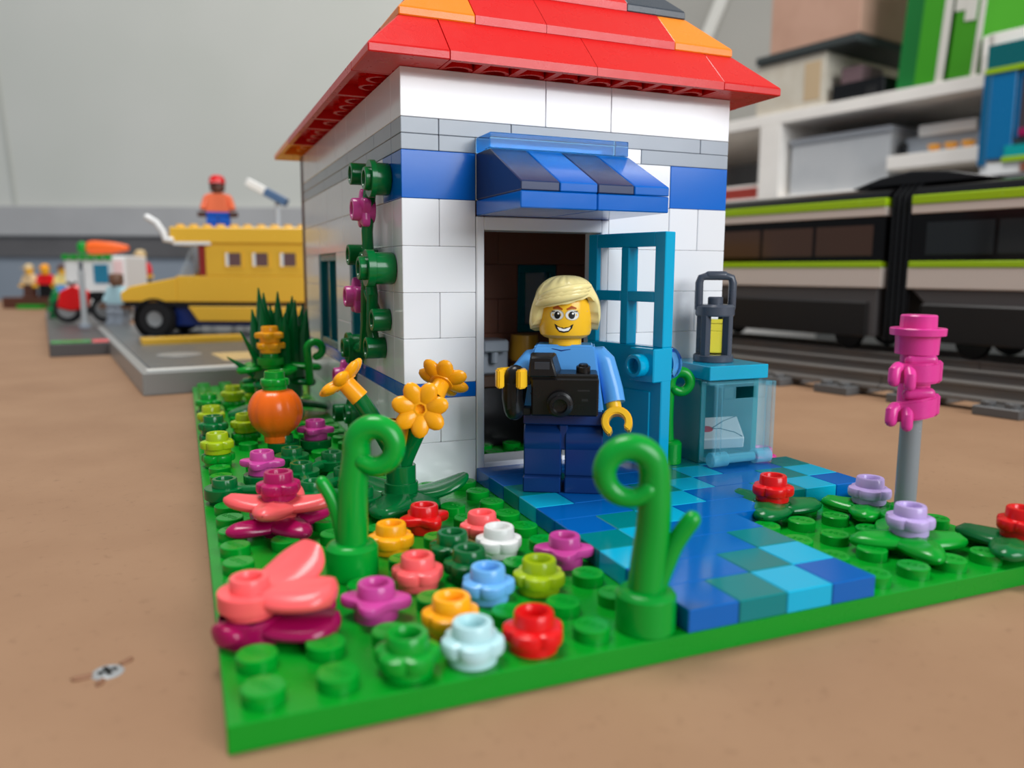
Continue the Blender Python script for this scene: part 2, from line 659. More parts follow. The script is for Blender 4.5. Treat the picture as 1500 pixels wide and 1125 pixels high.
# the two leaf stacks at the edge
o = tag(obj('leaf_plate', leaf_plate_mb(2, 9.5, 7.6, 0), DMAG, None, (4, 20, 3.2)), 'dark magenta petal plate under the coral one at the front edge', 'plant')
mb = MB().lathe([(0, 0), (3.9, 0), (3.95, 0.15), (3.95, 3.0), (3.8, 3.2)], 28)
for a, ln in ((22, 11.6), (-24, 11.4), (215, 5.0)):
    mb.leaf(ln, 8.6 if ln > 6 else 5, 2.6, 0.2, R(a) @ T(0, 0, 1.8), c=.62, start=1.2, rib=0.1)
o.data = mb.mesh('leaf_plate')
o.data.materials.append(DMAG)
mb = round_plate_mb()
for a, ln, bd in ((34, 10.8, 3.4), (-20, 11.0, 0.6)):
    mb.leaf(ln, 8.6, 3.0, bd, R(a) @ T(0, 0, 2.2), c=.62, start=1.5, rib=0.35)
tag(obj('petal_plate', mb, CORAL, None, (4, 20, 6.4)), 'coral round stud with two broad rounded petals at the front edge', 'plant')
used.add((0, 2))
tri_leaf((1, 7), DMAG, 'dark magenta leaf plate lying under the coral leaf plate', 3.2, 4, -70, 0.1, 9.8, 7.2)
tri_leaf((1, 7), CORAL, 'coral leaf plate with pointed lobes between two magenta pieces', 6.4, 4, -112, 0.9, 9.8, 7.4)
flower((1, 7), plastic('deep_magenta', (178, 22, 92), 0.2), 'deep magenta flower piece crowning the coral leaf plate', 9.6, 'a', rz=20)
used.add((1, 7))
# pieces along the edge beside the house
rp = lambda ij, mat, label, z=3.2: (used.add(ij), tag(obj('round_plate', round_plate_mb(), mat, None, (*ST(*ij), z)), label, 'plant'))[1]
rp((1, 11), DGREEN, 'dark green round plate under the magenta flower nearest the leaf stack')
flower((1, 11), MAG, 'magenta flower piece raised on a dark green plate near the plate edge', 6.4, 'b', rz=-24)
rp((3, 15), DGREEN, 'dark green round plate under the magenta flower near the pumpkin')
flower((3, 15), MAG, 'magenta flower piece raised between pumpkin and climbing plant', 6.4, 'b', rz=-22)
EDGE = [((0, 14), GREEN, LIME, 'nearest at the plate edge, lime top'),
        ((1, 17), GREEN, LIME, 'beside the pumpkin, topped in lime'),
        ((0, 17), DGREEN, DGREEN, 'in the edge row, dark green throughout'),
        ((0, 19), LIME, LIME, 'in the edge row, lime throughout'),
        ((0, 22), DGREEN, GREEN, 'at the far end of the edge row'),
        ((1, 24), GREEN, LIME, 'one stud in by the far corner, lime top'),
        ((2, 26), LIME, GREEN, 'two studs in by the far corner')]
for q, m1, m2, lb in EDGE:
    used.add(q)
    flower(q, m1, 'lower flower piece of the pair ' + lb, 3.2, 'a', rz=10)
    flower(q, m2, 'upper flower piece of the pair ' + lb, 6.4, 'a', rz=40)

# the dark green creeper lying flat on the studs
cp = thing('flat_creeper', 'dark green creeper with open studs lying beside the house wall', 'plant', (0, 0, 3.2))
spots = [(0, 10), (2, 9), (2, 11), (2, 13), (3, 10), (3, 12), (3, 8)]
for k, q in enumerate(spots):
    used.add(q)
    x, y = ST(*q)
    obj('round_stud', round_plate_mb(), DGREEN, cp, (x, y, 0))
for a, b in (((0, 10), (2, 9)), ((2, 9), (2, 11)), ((2, 11), (2, 13)), ((2, 11), (3, 12)), ((2, 9), (3, 8)), ((2, 9), (3, 10))):
    (x0, y0), (x1, y1) = ST(*a), ST(*b)
    obj('runner', MB().roundtube([(x0, y0, 2.2), ((x0 + x1) / 2, (y0 + y1) / 2 + .8, 2.6), (x1, y1, 2.2)], 1.1), DGREEN, cp)


# curled vines
def vine(name, label, loc, pts, rad, branch, brad, rz, br=3.85):
    t = thing(name, label, 'vine', loc, rz)
    mb = MB().lathe([(0, 0), (br, 0), (br + .1, .15), (br + .1, 4.6), (br - .35, 5.2), (br - .85, 5.4), (0, 5.4)], 28)
    obj('base', mb, VINE, t)

    def curve(P, n=8):
        P = [Vector((p[0], 0, p[1])) if len(p) == 2 else Vector(p) for p in P]
        out = []
        for i in range(len(P) - 1):
            p0, p1, p2, p3 = P[max(i - 1, 0)], P[i], P[i + 1], P[min(i + 2, len(P) - 1)]
            for k in range(n):
                u = k / n
                out.append(0.5 * ((2 * p1) + (p2 - p0) * u + (2 * p0 - 5 * p1 + 4 * p2 - p3) * u * u + (3 * p1 - p0 - 3 * p2 + p3) * u ** 3))
        out.append(P[-1])
        return out
    c = curve(pts)
    n = len(c)
    obj('stem', MB().roundtube(c, rad[0], rad[1], 18), VINE, t)
    if branch:
        obj('branch', MB().roundtube(curve(branch), brad[0], brad[1], 14), VINE, t)
    return t


used.add((6, 0))
used.add((2, 4))


def arc(cx, cz, r, a0, a1, n, dy=0.0):
    return [(cx + r * cos(radians(a0 + (a1 - a0) * k / n)), dy * k / n, cz + r * sin(radians(a0 + (a1 - a0) * k / n))) for k in range(n + 1)]


# nearest one: loop bends back towards the bed
vine('curled_vine', 'tall curled green vine with one side shoot beside the path, nearest the camera', (*ST(6, 0), 3.2),
     [(-0.1, 0, 4.5), (0.2, 0, 9), (0.7, 0, 14), (0.7, 0, 18.5)] + arc(-2.6, 20.9, 3.2, 4, 318, 9, -1.2),
     (2.4, 1.12), [(1.2, 0, 5), (2.4, 0, 8.5), (3.6, 0, 11.5), (5.6, 0, 14.6)], (1.35, 1.2), -24)
vine('curled_vine', 'curled green vine in the middle of the bed, looping towards the house', (*ST(2, 4), 3.2),
     [(0.1, 0, 4.5), (0.2, 0, 9), (0.4, 0, 14), (1.0, 0, 18.6)] + arc(4.0, 20.3, 2.9, 172, -130, 9, -1.2),
     (2.4, 1.35), [(-1.2, 0, 5), (-1.9, 0, 9), (-2.9, 0, 12), (-4.3, 0, 14.5)], (1.2, 1.0), -24)

# ------------------------------------------------------------------ plants right of the path
tri_leaf((12, 4), DGREEN, 'dark green leaf plate under the red flower beside the path', 3.2, 3, -20, 0.2, 9.6, 8.4)
flower((12, 4), RED, 'red flower piece on a dark leaf beside the path corner', 6.4, 'a', rz=25)
rp((14, 3), GREEN, 'bright green round plate under the lavender flower near the grey post')
tag(obj('leaf_plate', leaf_plate_mb(4, 8.4, 7, 130), GREEN, None, (*ST(14, 3), 3.2)), 'bright green leaf plate around the foot of the grey post', 'plant')
flower((14, 3), LAV, 'lavender flower piece behind, on a round green plate', 6.4, 'a', rz=10)
tri_leaf((13, 1), GREEN, 'bright green leaf plate under the front lavender flower', 3.2, 4, 157, -0.2, 9.8, 7.4)
flower((13, 1), LAV, 'lavender flower piece in front of the grey post', 6.4, 'a', rz=30)
tri_leaf((15, 0), DGREEN, 'dark green leaf plate under the red flower at the plate corner', 3.2, 4, 112, 0.1, 9.8, 7.6)
flower((15, 0), RED, 'red flower piece at the front corner of the plate, cut by the frame', 6.4, 'a', rz=18)
used |= {(12, 4), (14, 3), (13, 1), (15, 0), (14, 2)}
flower((15, 8), PINK, 'pink flower piece half hidden behind the mailbox', 3.2, 'a')
used.add((15, 8))

gp = thing('garden_post', 'slim grey post with pink clawed arms and pink round cap', 'post', (*ST(14, 2), 3.2), 0)
obj('base', round_plate_mb(), GREEN, gp)
obj('pole', MB().cyl(1.8, 0.2, 26, 20), plastic('pole_grey', (128, 134, 138), 0.25), gp)
obj('sleeve', MB().cyl(2.6, 23, 33, 24), PINK, gp)
obj('cap', MB().lathe([(0, 32.2), (3.5, 32.2), (3.6, 35.4), (4.5, 35.5), (4.55, 36.6), (4.4, 36.75), (3.0, 36.75), (2.95, 38.8), (2.75, 39.0), (0, 39.0)], 32), PINK, gp)


def claw_arm(z, drop):
    """ring round the post, arm across its front, three blunt fingers; x to the viewer's right"""
    m = R(VR)
    mb = MB()
    mb.box((-.4, -2.6, z - 1.9), (3.7, 2.6, z + 2.1), .5, m)
    vv, ff = [], []
    for k in range(11):
        t = k / 10
        x = 2.8 - 7.4 * t
        y = -2.1 - 1.5 * sin(pi * min(1, t * 1.15))
        zc = z - drop * t ** 1.5
        h = 1.85 - .15 * t
        vv += [(x, y - .9, zc - h), (x, y + .9, zc - h), (x, y + .9, zc + h), (x, y - .9, zc + h)]
    for k in range(10):
        for q in range(4):
            a, b = 4 * k + q, 4 * k + (q + 1) % 4
            ff.append((a, b, b + 4, a + 4))
    ff += [(3, 2, 1, 0), (40, 41, 42, 43)]
    bm = bmesh.new()
    vq = [bm.verts.new(p) for p in vv]
    for q in ff:
        bm.faces.new([vq[i] for i in q])
    bmesh.ops.recalc_face_normals(bm, faces=bm.faces[:])
    bmesh.ops.bevel(bm, geom=[e for e in bm.edges if e.calc_face_angle(0) > .7], offset=.35, segments=2, affect='EDGES', clamp_overlap=True)
    mb.bm(bm, m)
    ex, ey, ez = -4.2, -2.3, z - drop
    mb.roundtube([(ex, ey, ez + 1.0), (ex - .7, ey - .5, ez + .6), (ex - .9, ey - .8, ez - 1.2)], 1.05, 1.0, 12, m)
    mb.roundtube([(ex + 1.7, ey - .8, ez + .6), (ex + 1.4, ey - 1.7, ez - .2), (ex + 1.4, ey - 1.8, ez - 1.9)], 1.0, .95, 12, m)
    mb.roundtube([(ex + 2.2, ey, z + 2.0), (ex + 5.4, ey - .5, z + 2.2)], 1.05, 1.05, 12, m)
    return mb


obj('arm', claw_arm(29.2, 0.2), PINK, gp)
obj('arm', claw_arm(23.4, 1.4), PINK, gp)

# ------------------------------------------------------------------ orange-flowered plant by the house corner
fp = thing('flowering_plant', 'dark green leafy plant bearing three orange daisies by the house corner', 'plant', (*ST(4, 8), 3.2))
mbx = leaf_plate_mb(1, 1, 1)
obj('leaf_base', MB().lathe([(0, 0), (3.0, 0), (3.0, 1.4), (3.9, 1.5), (3.95, 3.0), (3.8, 3.2), (0, 3.2)], 24), DGREEN, fp)
for a, ln, bd in ((-8, 13.5, 3.2), (118, 12, 1.0), (-122, 12.5, -0.4), (-60, 9.0, -1.6)):
    obj('leaf', MB().leaf(ln, 8.2, 2.4, bd, R(a) @ T(0, 0, 2.3), start=1.5, c=.5, pw=2.0), DGREEN, fp)
obj('stem_holder', MB().cyl(2.9, 3.0, 8.6, 20).cyl(3.3, 3.0, 5.2, 20), DGREEN, fp)
PET = MB()
for k in range(7):
    a = 360 * k / 7 + 12
    PET.ball((0, 0, 0), (2.45, 1.78, 1.0), R(a) @ T(2.95, 0, 0.35) @ R(-14, 'Y'), 14, 8)
PET.lathe([(0, -0.9), (2.3, -0.9), (2.5, 0), (2.2, 0.55), (0.95, 0.7), (0.85, 0.5), (0.8, -0.2), (0, -0.2)], 20)
PET.lathe([(1.75, -4.6), (1.85, -4.5), (1.7, -0.8), (1.2, -0.5)], 16)
PETM = PET.mesh('flower_head', 40)
PETM.materials.append(ORANGE)
base = Vector((*ST(4, 8), 3.2))
HEADS = [((37.4, 58.6, 24.2), (-0.36, -0.93, 0.10)), ((25.0, 67.0, 29.0), (-0.62, 0.25, 0.74)), ((44.0, 66.0, 28.2), (0.55, 0.55, 0.66))]
for hp, nrm in HEADS:
    hp, nrm = Vector(hp), Vector(nrm).normalized()
    q = nrm.to_track_quat('Z', 'Y')
    h = obj('flower_head', PETM, ORANGE, fp, hp - base, q.to_euler())
    s0 = Vector((0, 0, 7.5))
    e = hp - base - nrm * 3.6
    mid = (s0 + e) / 2 + Vector((0, 0, 1.0)) - nrm * 1.5
    P = [s0 * (1 - u) ** 2 + mid * 2 * u * (1 - u) + e * u * u for u in [k / 8 for k in range(9)]]
    obj('stem', MB().tube(P, [1.65] * 9, 14), DGREEN, fp)
obj('stem_ring', MB().lathe([(1.6, 0), (2.4, 0.1), (2.4, 4.6), (1.6, 4.7)], 18, T(-2.2, -3.0, 13.4) @ R(12, 'Y')), ORANGE, fp)
used |= {(4, 8), (4, 7), (3, 8), (5, 8), (4, 9), (3, 7)}

# ------------------------------------------------------------------ pumpkin
pk = thing('pumpkin', 'round ribbed orange pumpkin with green stalk beside the house', 'pumpkin', (18.3, 124, 6.4))
tag(obj('round_plate', round_plate_mb(), DGREEN, None, (20, 124, 3.2)), 'dark green round plate under the pumpkin', 'plant')
rfp = lambda a, k: 1 - 0.035 * abs(cos(5 * a)) ** 6
pr = [(0, 0.05), (3.0, 0.05), (3.0, 1.6), (3.6, 2.2)] + [(6.75 * sin(radians(t)) ** 0.86, 7.9 - 6.3 * cos(radians(t))) for t in range(32, 152, 10)] + [(2.6, 13.6), (0, 13.4)]
obj('body', MB().lathe(pr, 80, None, rfp), PUMP, pk)
obj('stalk', flower_mb(5, 0.12, 0.8, 13.1), GREEN, pk)
used |= {(1, 14), (2, 14), (1, 15), (2, 15)}

# ------------------------------------------------------------------ bush with tall grass
bu = thing('grassy_bush', 'green bush with tall grass blades and orange blossom at the far side', 'bush', (25, 178, 3.2))
obj('trunk', MB().cyl(6.5, 0, 7, 24).cyl(7.4, 6.4, 12.8, 24).cyl(8.4, 12.8, 16.5, 24), DGREEN, bu)
for z, n, ln, m_, a0 in ((16.5, 5, 13.5, GREEN, 200), (12.0, 4, 12, DGREEN, 240), (4.0, 4, 16, DGREEN, 190)):
    for k in range(n):
        a = a0 + 360 * k / n
        obj('leaf', MB().leaf(ln, 9, 2.2, -1.0 if z > 5 else -2.5, R(a) @ T(0, 0, z), start=2), m_, bu)
obj('round_stud', round_plate_mb(16.6), GREEN, bu, (-3, -8, 0))
for k in range(22):
    a = 360 * k / 22 + rnd.uniform(-8, 8)
    r = 3.0 + 2.2 * (k % 3)
    h = rnd.uniform(15, 25)
    bx, by = 1.5 + r * cos(radians(a)), 3 + r * sin(radians(a))
    mb = MB()
    mb.tube([(bx, by, 16), (bx * 1.05, by * 1.05, 16 + h * .55), (bx * 1.2, by * 1.2, 16 + h)], [1.9, 1.9, 0.2], 8)
    obj('grass_blade', mb, DGREEN, bu)
for a, ln, tz in ((196, 16, 12), (215, 14, 20), (160, 13, 9)):
    e = (ln * cos(radians(a)), ln * sin(radians(a)), 8 + tz)
    obj('grass_blade', MB().tube([(0, 0, 8), (e[0] * .6, e[1] * .6, 10 + tz * .45), e], [1.5, 1.2, 0.15], 8), DGREEN, bu)
obj('tendril', MB().roundtube([(10 + 2.3 * cos(radians(t)), -10, 22 + 2.3 * sin(radians(t))) for t in range(-80, 200, 20)] + [(8.0, -10, 18), (8.4, -9, 12)], 1.2), VINE, bu)
flower(None, ORANGE, 'lower orange flower piece of the blossom on the bush', loc=(22, 170, 24.4), kind='c')
flower(None, ORANGE, 'upper orange flower piece of the blossom on the bush', loc=(22, 170, 27.6), kind='c', rz=36)
used |= {(i, j) for i in (2, 3, 4) for j in (20, 21, 22, 23)}

# ------------------------------------------------------------------ studs of the plate
hide = {(0, 11)}
for j in range(0, 10):
    for i in range(16):
        if (i, j) not in used:
            obj('stud', STUD, GREEN, bp, (*ST(i, j), 3.2))
for j in range(10, 32):
    for i in range(5):
        if (i, j) not in used:
            obj('stud', STUD, GREEN, bp, (*ST(i, j), 3.2))
for j in range(11, 17):
    for i in range(6, 11):
        obj('stud', STUD, GREEN, bp, (*ST(i, j), 3.2))

# ------------------------------------------------------------------ path
pa = thing('garden_path', 'stepped blue, teal and azure tiled path leading to the door', 'path', (0, 0, 3.2))
done = set()
pairs = {(7, 1): 2, (8, 2): 2, (9, 3): 2, (10, 4): 2, (7, 5): 2, (11, 5): 2, (8, 6): 2, (12, 6): 2, (9, 7): 2, (13, 7): 2, (7, 9): 2, (9, 9): 2, (10, 8): 2}
MP = {'b': PBLUE, 't': TEAL, 'a': AZURE}
for (i, j), c_ in sorted(path_cells.items()):
    if (i, j) in done:
        continue
    n = pairs.get((i, j), 1)
    for k in range(n):
        done.add((i + k, j))
    piece('tile', (8 * n, 8, 3.2), MP[c_], pa, (8 * i, 8 * j, 0), 0.14, 0.04)

# ------------------------------------------------------------------ house
HX0, HX1, HY0, HY1, Z0 = 40, 120, 80, 224, 3.2
ho = thing('toy_house', 'white toy brick house with blue bands, red roof and open azure door', 'house', (0, 0, 0))
fw, lw, rw, bw = sub('front_wall', ho), sub('side_wall', ho), sub('side_wall', ho), sub('rear_wall', ho)
rows = [  # z, h, material, front pieces
    (3.2, 9.6, WHITE, [(40, 56), (88, 96), (96, 112), (112, 120)]),
    (12.8, 9.6, WHITE, [(40, 48), (48, 56), (88, 104), (104, 120)]),
    (22.4, 3.2, BLUE, [(40, 56), (88, 120)]),
    (25.6, 9.6, WHITE, [(40, 56), (88, 104), (104, 120)]),
    (35.2, 9.6, WHITE, [(40, 48), (48, 56), (88, 96), (96, 112), (112, 120)]),
    (44.8, 9.6, WHITE, [(40, 56), (88, 104), (104, 120)]),
    (54.4, 9.6, WHITE, [(40, 48), (48, 56), (88, 104), (104, 112), (112, 120)]),
    (64.0, 9.6, BLUE, [(40, 56), (104, 120)]),
    (73.6, 3.2, LGREY, [(40, 48), (48, 56), (96, 120)]),
    (76.8, 3.2, LGREY, [(40, 48), (48, 64), (64, 112), (112, 120)]),
    (80.0, 9.6, WHITE, [(40, 72), (72, 88), (88, 120)]),
]
for z, h, m_, fr in rows:
    for a, b in fr:
        piece('plate' if h < 5 else 'brick', (b - a, 8, h), m_, fw, (a, 80, z))
piece('brick', (16, 8, 9.6), WHITE, fw, (88, 80, 64))
piece('brick', (8, 8, 3.2), WHITE, fw, (88, 80, 73.6))
piece('brick', (32, 8, 9.6), WHITE, fw, (56, 80, 64))
piece('plate', (32, 7.9, 3.2), WHITE, fw, (56, 80.1, 73.6))
# window openings of the side wall: y ranges over z 25.6 .. 54.4
WIN = [(120, 136), (156, 188)]
for side, x, par in (('l', 40, lw), ('r', 112, rw)):
    for r, (z, h, m_, fr) in enumerate(rows):
        cuts = []
        y = 88
        off = 16 if r % 2 else 24
        seg = []
        while y < 216:
            y2 = min(y + off, 216)
            seg.append((y, y2))
            y = y2
            off = 32 if h < 5 else (16, 32, 24)[(r + len(seg)) % 3]
        if m_ is BLUE and h > 5:
            seg = [(88, 96)] + [(96 + 24 * k, 96 + 24 * (k + 1)) for k in range(5)]
        for a, b in seg:
            mm = m_
            if m_ is BLUE and h > 5 and 96 <= a < 210:
                mm = WHITE
            spans = [(a, b)]
            if 25 < z < 54 and side == 'l':
                for w0, w1 in WIN:
                    nx = []
                    for p, q in spans:
                        if q <= w0 or p >= w1:
                            nx.append((p, q))
                        else:
                            if p < w0:
                                nx.append((p, w0))
                            if q > w1:
                                nx.append((w1, q))
                    spans = nx
            for p, q in spans:
                piece('plate' if h < 5 else 'brick', (8, q - p, h), mm, par, (x, p, z))
        # back wall row, brown with one window opening
    pass
for r, (z, h, m_, fr) in enumerate(rows):
    x = 40
    k = 0
    while x < 120:
        x2 = min(120, x + (16 if (r + k) % 2 else 24))
        k += 1
        a, b = x, x2
        for p, q in ([(a, b)] if not (35 < z < 54) else [(a, min(b, 112)), (max(a, 144), b)]):
            if q > p:
                piece('plate' if h < 5 else 'brick', (q - p, 8, h), BROWN, bw, (p, 216, z))
        x = x2
# the brown inner lining of the room with its far window
inn = sub('inner_lining', ho)
LINING = plastic('lining_brown', (150, 98, 78), .35)
for k in range(8):
    z = 3.2 + 9.6 * k
    xs = [(48, 80), (80, 112)] if k % 2 else [(48, 64), (64, 96), (96, 112)]
    for a, b in xs:
        if 3 <= k <= 4:
            for p, q in ((a, min(b, 86)), (max(a, 98), b)):
                if q > p:
                    piece('brick', (q - p, 8, 9.6), LINING, inn, (p, 128, z))
        else:
            piece('brick', (b - a, 8, 9.6), LINING, inn, (a, 128, z))


def window_frame(par, w, h, nv, mat, m, depth=4.0, t=2.2, glass=TCLEAR):
    fr = MB()
    fr.box((0, 0, 0), (w, depth, t), .2, m).box((0, 0, h - t), (w, depth, h), .2, m)
    fr.box((0, 0, t), (t, depth, h - t), .2, m).box((w - t, 0, t), (w, depth, h - t), .2, m)
    for k in range(1, nv):
        fr.box((w * k / nv - t / 2, .3, t), (w * k / nv + t / 2, depth - .3, h - t), .2, m)
    f = obj('window_frame', fr, mat, par)
    for k in range(nv):
        obj('pane', MB().box((w * k / nv + .6, depth * .45, .6), (w * (k + 1) / nv - .6, depth * .45 + .8, h - .6), 0, m), glass, f)
    return f


DTEAL = plastic('dark_teal', (0, 108, 118), 0.18)
for w0, w1 in WIN:
    window_frame(ho, w1 - w0 - .2, 28.7, 1 if w1 - w0 < 20 else 2, DTEAL, T(40.4, w0 + .1, 25.65) @ R(90) @ Matrix.Diagonal((1, -1, 1, 1)))
window_frame(ho, 11.9, 19.1, 1, DTEAL, T(86.05, 127.8, 32.05))
# lit far side of the room: a window in the rear wall too
window_frame(ho, 30, 18.9, 2, DTEAL, T(113, 216, 35.3)) if False else None

# door frame
dfm = MB()
dfm.box((56.1, 79.9, 3.2), (57.9, 87.9, 60.8), .2).box((86.1, 79.9, 3.2), (87.9, 87.9, 60.8), .2)
dfm.box((57.9, 79.9, 58.0), (86.1, 87.9, 60.8), .2).box((57.9, 79.9, 3.2), (86.1, 87.9, 7.4), .2)
obj('door_frame', dfm, WHITE, ho)
# door leaf, swung outwards
ang = math.degrees(math.atan2(-22.2, 5.9))
DM = T(84.3, 82.6, 0) @ R(ang)
dl = MB()
W_, TH = 23.2, 3.0
zb, zt = 7.8, 57.6
zm = 33.6
dl.box((0, 0, zb), (W_, TH, zm), .2, DM)
st, mu = 2.9, 2.3
dl.box((0, 0, zm), (st, TH, zt), .15, DM).box((W_ - st, 0, zm), (W_, TH, zt), .15, DM)
dl.box((st, 0, zt - 3.0), (W_ - st, TH, zt), .15, DM)
mid = W_ / 2
dl.box((mid - mu / 2, 0, zm), (mid + mu / 2, TH, zt - 3), .15, DM)
mz = (zm + zt - 3) / 2
dl.box((st, 0, mz - 1.1), (mid - mu / 2, TH, mz + 1.1), .15, DM).box((mid + mu / 2, 0, mz - 1.1), (W_ - st, TH, mz + 1.1), .15, DM)
door = obj('door', dl, DOORC, ho)
kb = MB().box((W_ - 7.0, -2.6, 26.3), (W_ + .05, TH + .2, 33.4), .25, DM)
kb.lathe([(2.45, 0), (2.45, 2.2), (2.3, 2.4), (1.65, 2.4), (1.55, 2.2), (1.55, .4), (0, .4)], 24, DM @ T(W_ - 3.6, -2.6, 29.8) @ R(90, 'X'))
obj('lock_box', kb, DOORC, door)
obj('knob', MB().lathe([(2.2, 0), (3.6, .3), (3.8, 1.6), (3.6, 3.0), (2.4, 3.3), (2.3, 4.6), (0, 4.6)], 24, DM @ T(W_ - 3.4, TH + .1, 29.8) @ R(-90, 'X')), TBLUE, door)
pnl = MB().box((3.0, -.35, 10), (W_ - 3, .1, 24), .2, DM)
obj('door_panel', pnl, DOORC, door)

# awning over the door
aw = sub('awning', ho)
for k in range(2):
    piece('awning_plate', (16, 24, 3.2), BLUE, aw, (56 + 16 * k, 56, 60.85), .2)
slo = [(0, 0), (0, 1.7), (16, 9.5), (24, 9.5), (24, 0)]
for k in range(4):
    mb = MB().prism([(y, z) for y, z in slo], 0.06, 7.94, .18, Matrix(((0, 0, 1, 0), (1, 0, 0, 0), (0, 1, 0, 0), (0, 0, 0, 1))))
    obj('awning_slope', mb, NAVY if k % 2 == 0 else BLUE, aw, (56 + 8 * k, 56, 64.1), sharp=20)
tp = MB().box((56.1, 72, 73.7), (87.9, 79.95, 76.8), .15)
obj('clear_strip', tp, TBLUE, aw)

# roof
rf = sub('roof', ho)


def slope_mb(n, ribs=True):
    L = 8 * n
    mb = MB()
    g = 0.06
    # outer shell: x along the eave, y inwards
    v = [(g, 0, 0), (L - g, 0, 0), (L - g, 0, 1.7), (g, 0, 1.7), (g, 8, 9.55), (L - g, 8, 9.55), (L - g, 16, 9.55), (g, 16, 9.55), (L - g, 16, 0), (g, 16, 0)]
    mb.add(v, [(0, 1, 2, 3), (3, 2, 5, 4), (4, 5, 6, 7), (7, 6, 8, 9), (1, 8, 6, 5, 2), (0, 3, 4, 7, 9)])
    # hollow underside, one cell for each stud of length
    if not ribs:
        o_ = [(g, 0, 0), (L - g, 0, 0), (L - g, 16, 0), (g, 16, 0)]
        i_ = [(.8, 1.4, 0), (L - .8, 1.4, 0), (L - .8, 14.6, 0), (.8, 14.6, 0)]
        t_ = [(x, y, 2.4) for x, y, _ in i_]
        mb.add(o_ + i_ + t_, [(0, 4, 5, 1), (1, 5, 6, 2), (2, 6, 7, 3), (3, 7, 4, 0), (4, 8, 9, 5), (5, 9, 10, 6), (6, 10, 11, 7), (7, 11, 8, 4), (8, 11, 10, 9)])
        for k in range(1, n):
            mb.lathe([(2.4, 2.35), (2.4, .5), (3.2, .5), (3.2, 2.35)], 16, T(8 * k, 8, 0))
        return mb
    for k in range(n):
        x0, x1 = 8 * k + (g if k == 0 else 0), 8 * (k + 1) - (g if k == n - 1 else 0)
        a0, a1 = 8 * k + .75, 8 * k + 7.25
        o_ = [(x0, 0, 0), (x1, 0, 0), (x1, 16, 0), (x0, 16, 0)]
        i_ = [(a0, 1.4, 0), (a1, 1.4, 0), (a1, 14.6, 0), (a0, 14.6, 0)]
        t_ = [(a0, 1.4, 2.4), (a1, 1.4, 2.4), (a1, 14.6, 2.4), (a0, 14.6, 2.4)]
        mb.add(o_ + i_ + t_, [(0, 4, 5, 1), (1, 5, 6, 2), (2, 6, 7, 3), (3, 7, 4, 0), (4, 8, 9, 5), (5, 9, 10, 6), (6, 10, 11, 7), (7, 11, 8, 4), (8, 11, 10, 9)])
        mb.lathe([(3.2, 0.1), (3.2, 2.4)], 16, T(8 * k + 4, 8, 0)).lathe([(2.4, 2.4), (2.4, 0.1), (3.2, 0.1)], 16, T(8 * k + 4, 8, 0))
    return mb


def corner_mb():
    v = [(0, 0, 0), (16, 0, 0), (16, 16, 0), (0, 16, 0), (0, 0, 1.7), (16, 0, 1.7), (0, 16, 1.7), (8, 8, 9.55), (16, 8, 9.55), (8, 16, 9.55), (16, 16, 9.55)]
    f = [(0, 1, 5, 4), (3, 0, 4, 6), (4, 5, 8, 7), (6, 4, 7, 9), (7, 8, 10, 9), (1, 2, 10, 8, 5), (2, 3, 6, 9, 10), (0, 3, 2, 1)]
    return MB().poly(v, f, 0.22)


SL = {n: slope_mb(n).mesh('roof_slope', 20) for n in (1, 2, 3, 4)}
SL.update({-n: slope_mb(n, False).mesh('roof_slope', 20) for n in (1, 2, 3, 4)})
CO = corner_mb().mesh('roof_corner', 20)
MCACHE = {}


def with_mat(me, mat):
    k = (me.name, mat.name)
    if k not in MCACHE:
        c = me.copy()
        c.materials.clear()
        c.materials.append(mat)
        MCACHE[k] = c
    return MCACHE[k]


def slope_piece(n, mat, loc, rz):
    return obj('roof_slope', with_mat(SL[n], mat), mat, rf, loc, (0, 0, radians(rz)))


def corner_piece(mat, loc, rz):
    return obj('roof_corner', with_mat(CO, mat), mat, rf, loc, (0, 0, radians(rz)))


def runs(total, first):
    out = []
    for n in first:
        if total <= 0:
            break
        n = min(n, total)
        out.append(n)
        total -= n
    while total > 0:
        n = min(4, total)
        out.append(n)
        total -= n
    return out


RC = {  # level: corner colours (front left, front right, rear right, rear left), front pieces
    0: ((ROOFRED, ROOFRED, ROOFRED, ROOFORANGE), [(4, ROOFRED), (4, ROOFRED)]),
    1: ((ROOFORANGE, ROOFORANGE, ROOFRED, ROOFRED), [(2, ROOFRED), (4, ROOFRED)]),
    2: ((ROOFRED, ROOFGREY, ROOFRED, ROOFRED), [(4, ROOFRED)]),
    3: ((ROOFRED, ROOFRED, ROOFGREY, ROOFRED), [(2, ROOFORANGE)]),
    4: ((ROOFRED, ROOFGREY, ROOFRED, ROOFRED), []),
}
for lv, (cc, front) in RC.items():
    x0, x1, y0, y1 = 32 + 8 * lv, 128 - 8 * lv, 72 + 8 * lv, 232 - 8 * lv
    z = 89.6 + 9.6 * lv
    corner_piece(cc[0], (x0, y0, z), 0)
    corner_piece(cc[1], (x1, y0, z), 90)
    corner_piece(cc[2], (x1, y1, z), 180)
    corner_piece(cc[3], (x0, y1, z), 270)
    x = x0 + 16
    for n, m_ in front:
        slope_piece(n, m_, (x, y0, z), 0)
        slope_piece(n, ROOFRED, (x + 8 * n, y1, z), 180)
        x += 8 * n
    ny = (y1 - y0) // 8 - 4
    y = y0 + 16
    for k, n in enumerate(runs(ny, [3, 4, 2, 4, 3])):
        col = ROOFORANGE if (lv == 0 and y > 190) or (lv == 1 and k == 1) else ROOFRED
        slope_piece(-n, col, (x0, y + 8 * n, z), -90)
        slope_piece(-n, ROOFRED, (x1, y, z), 90)
        y += 8 * n
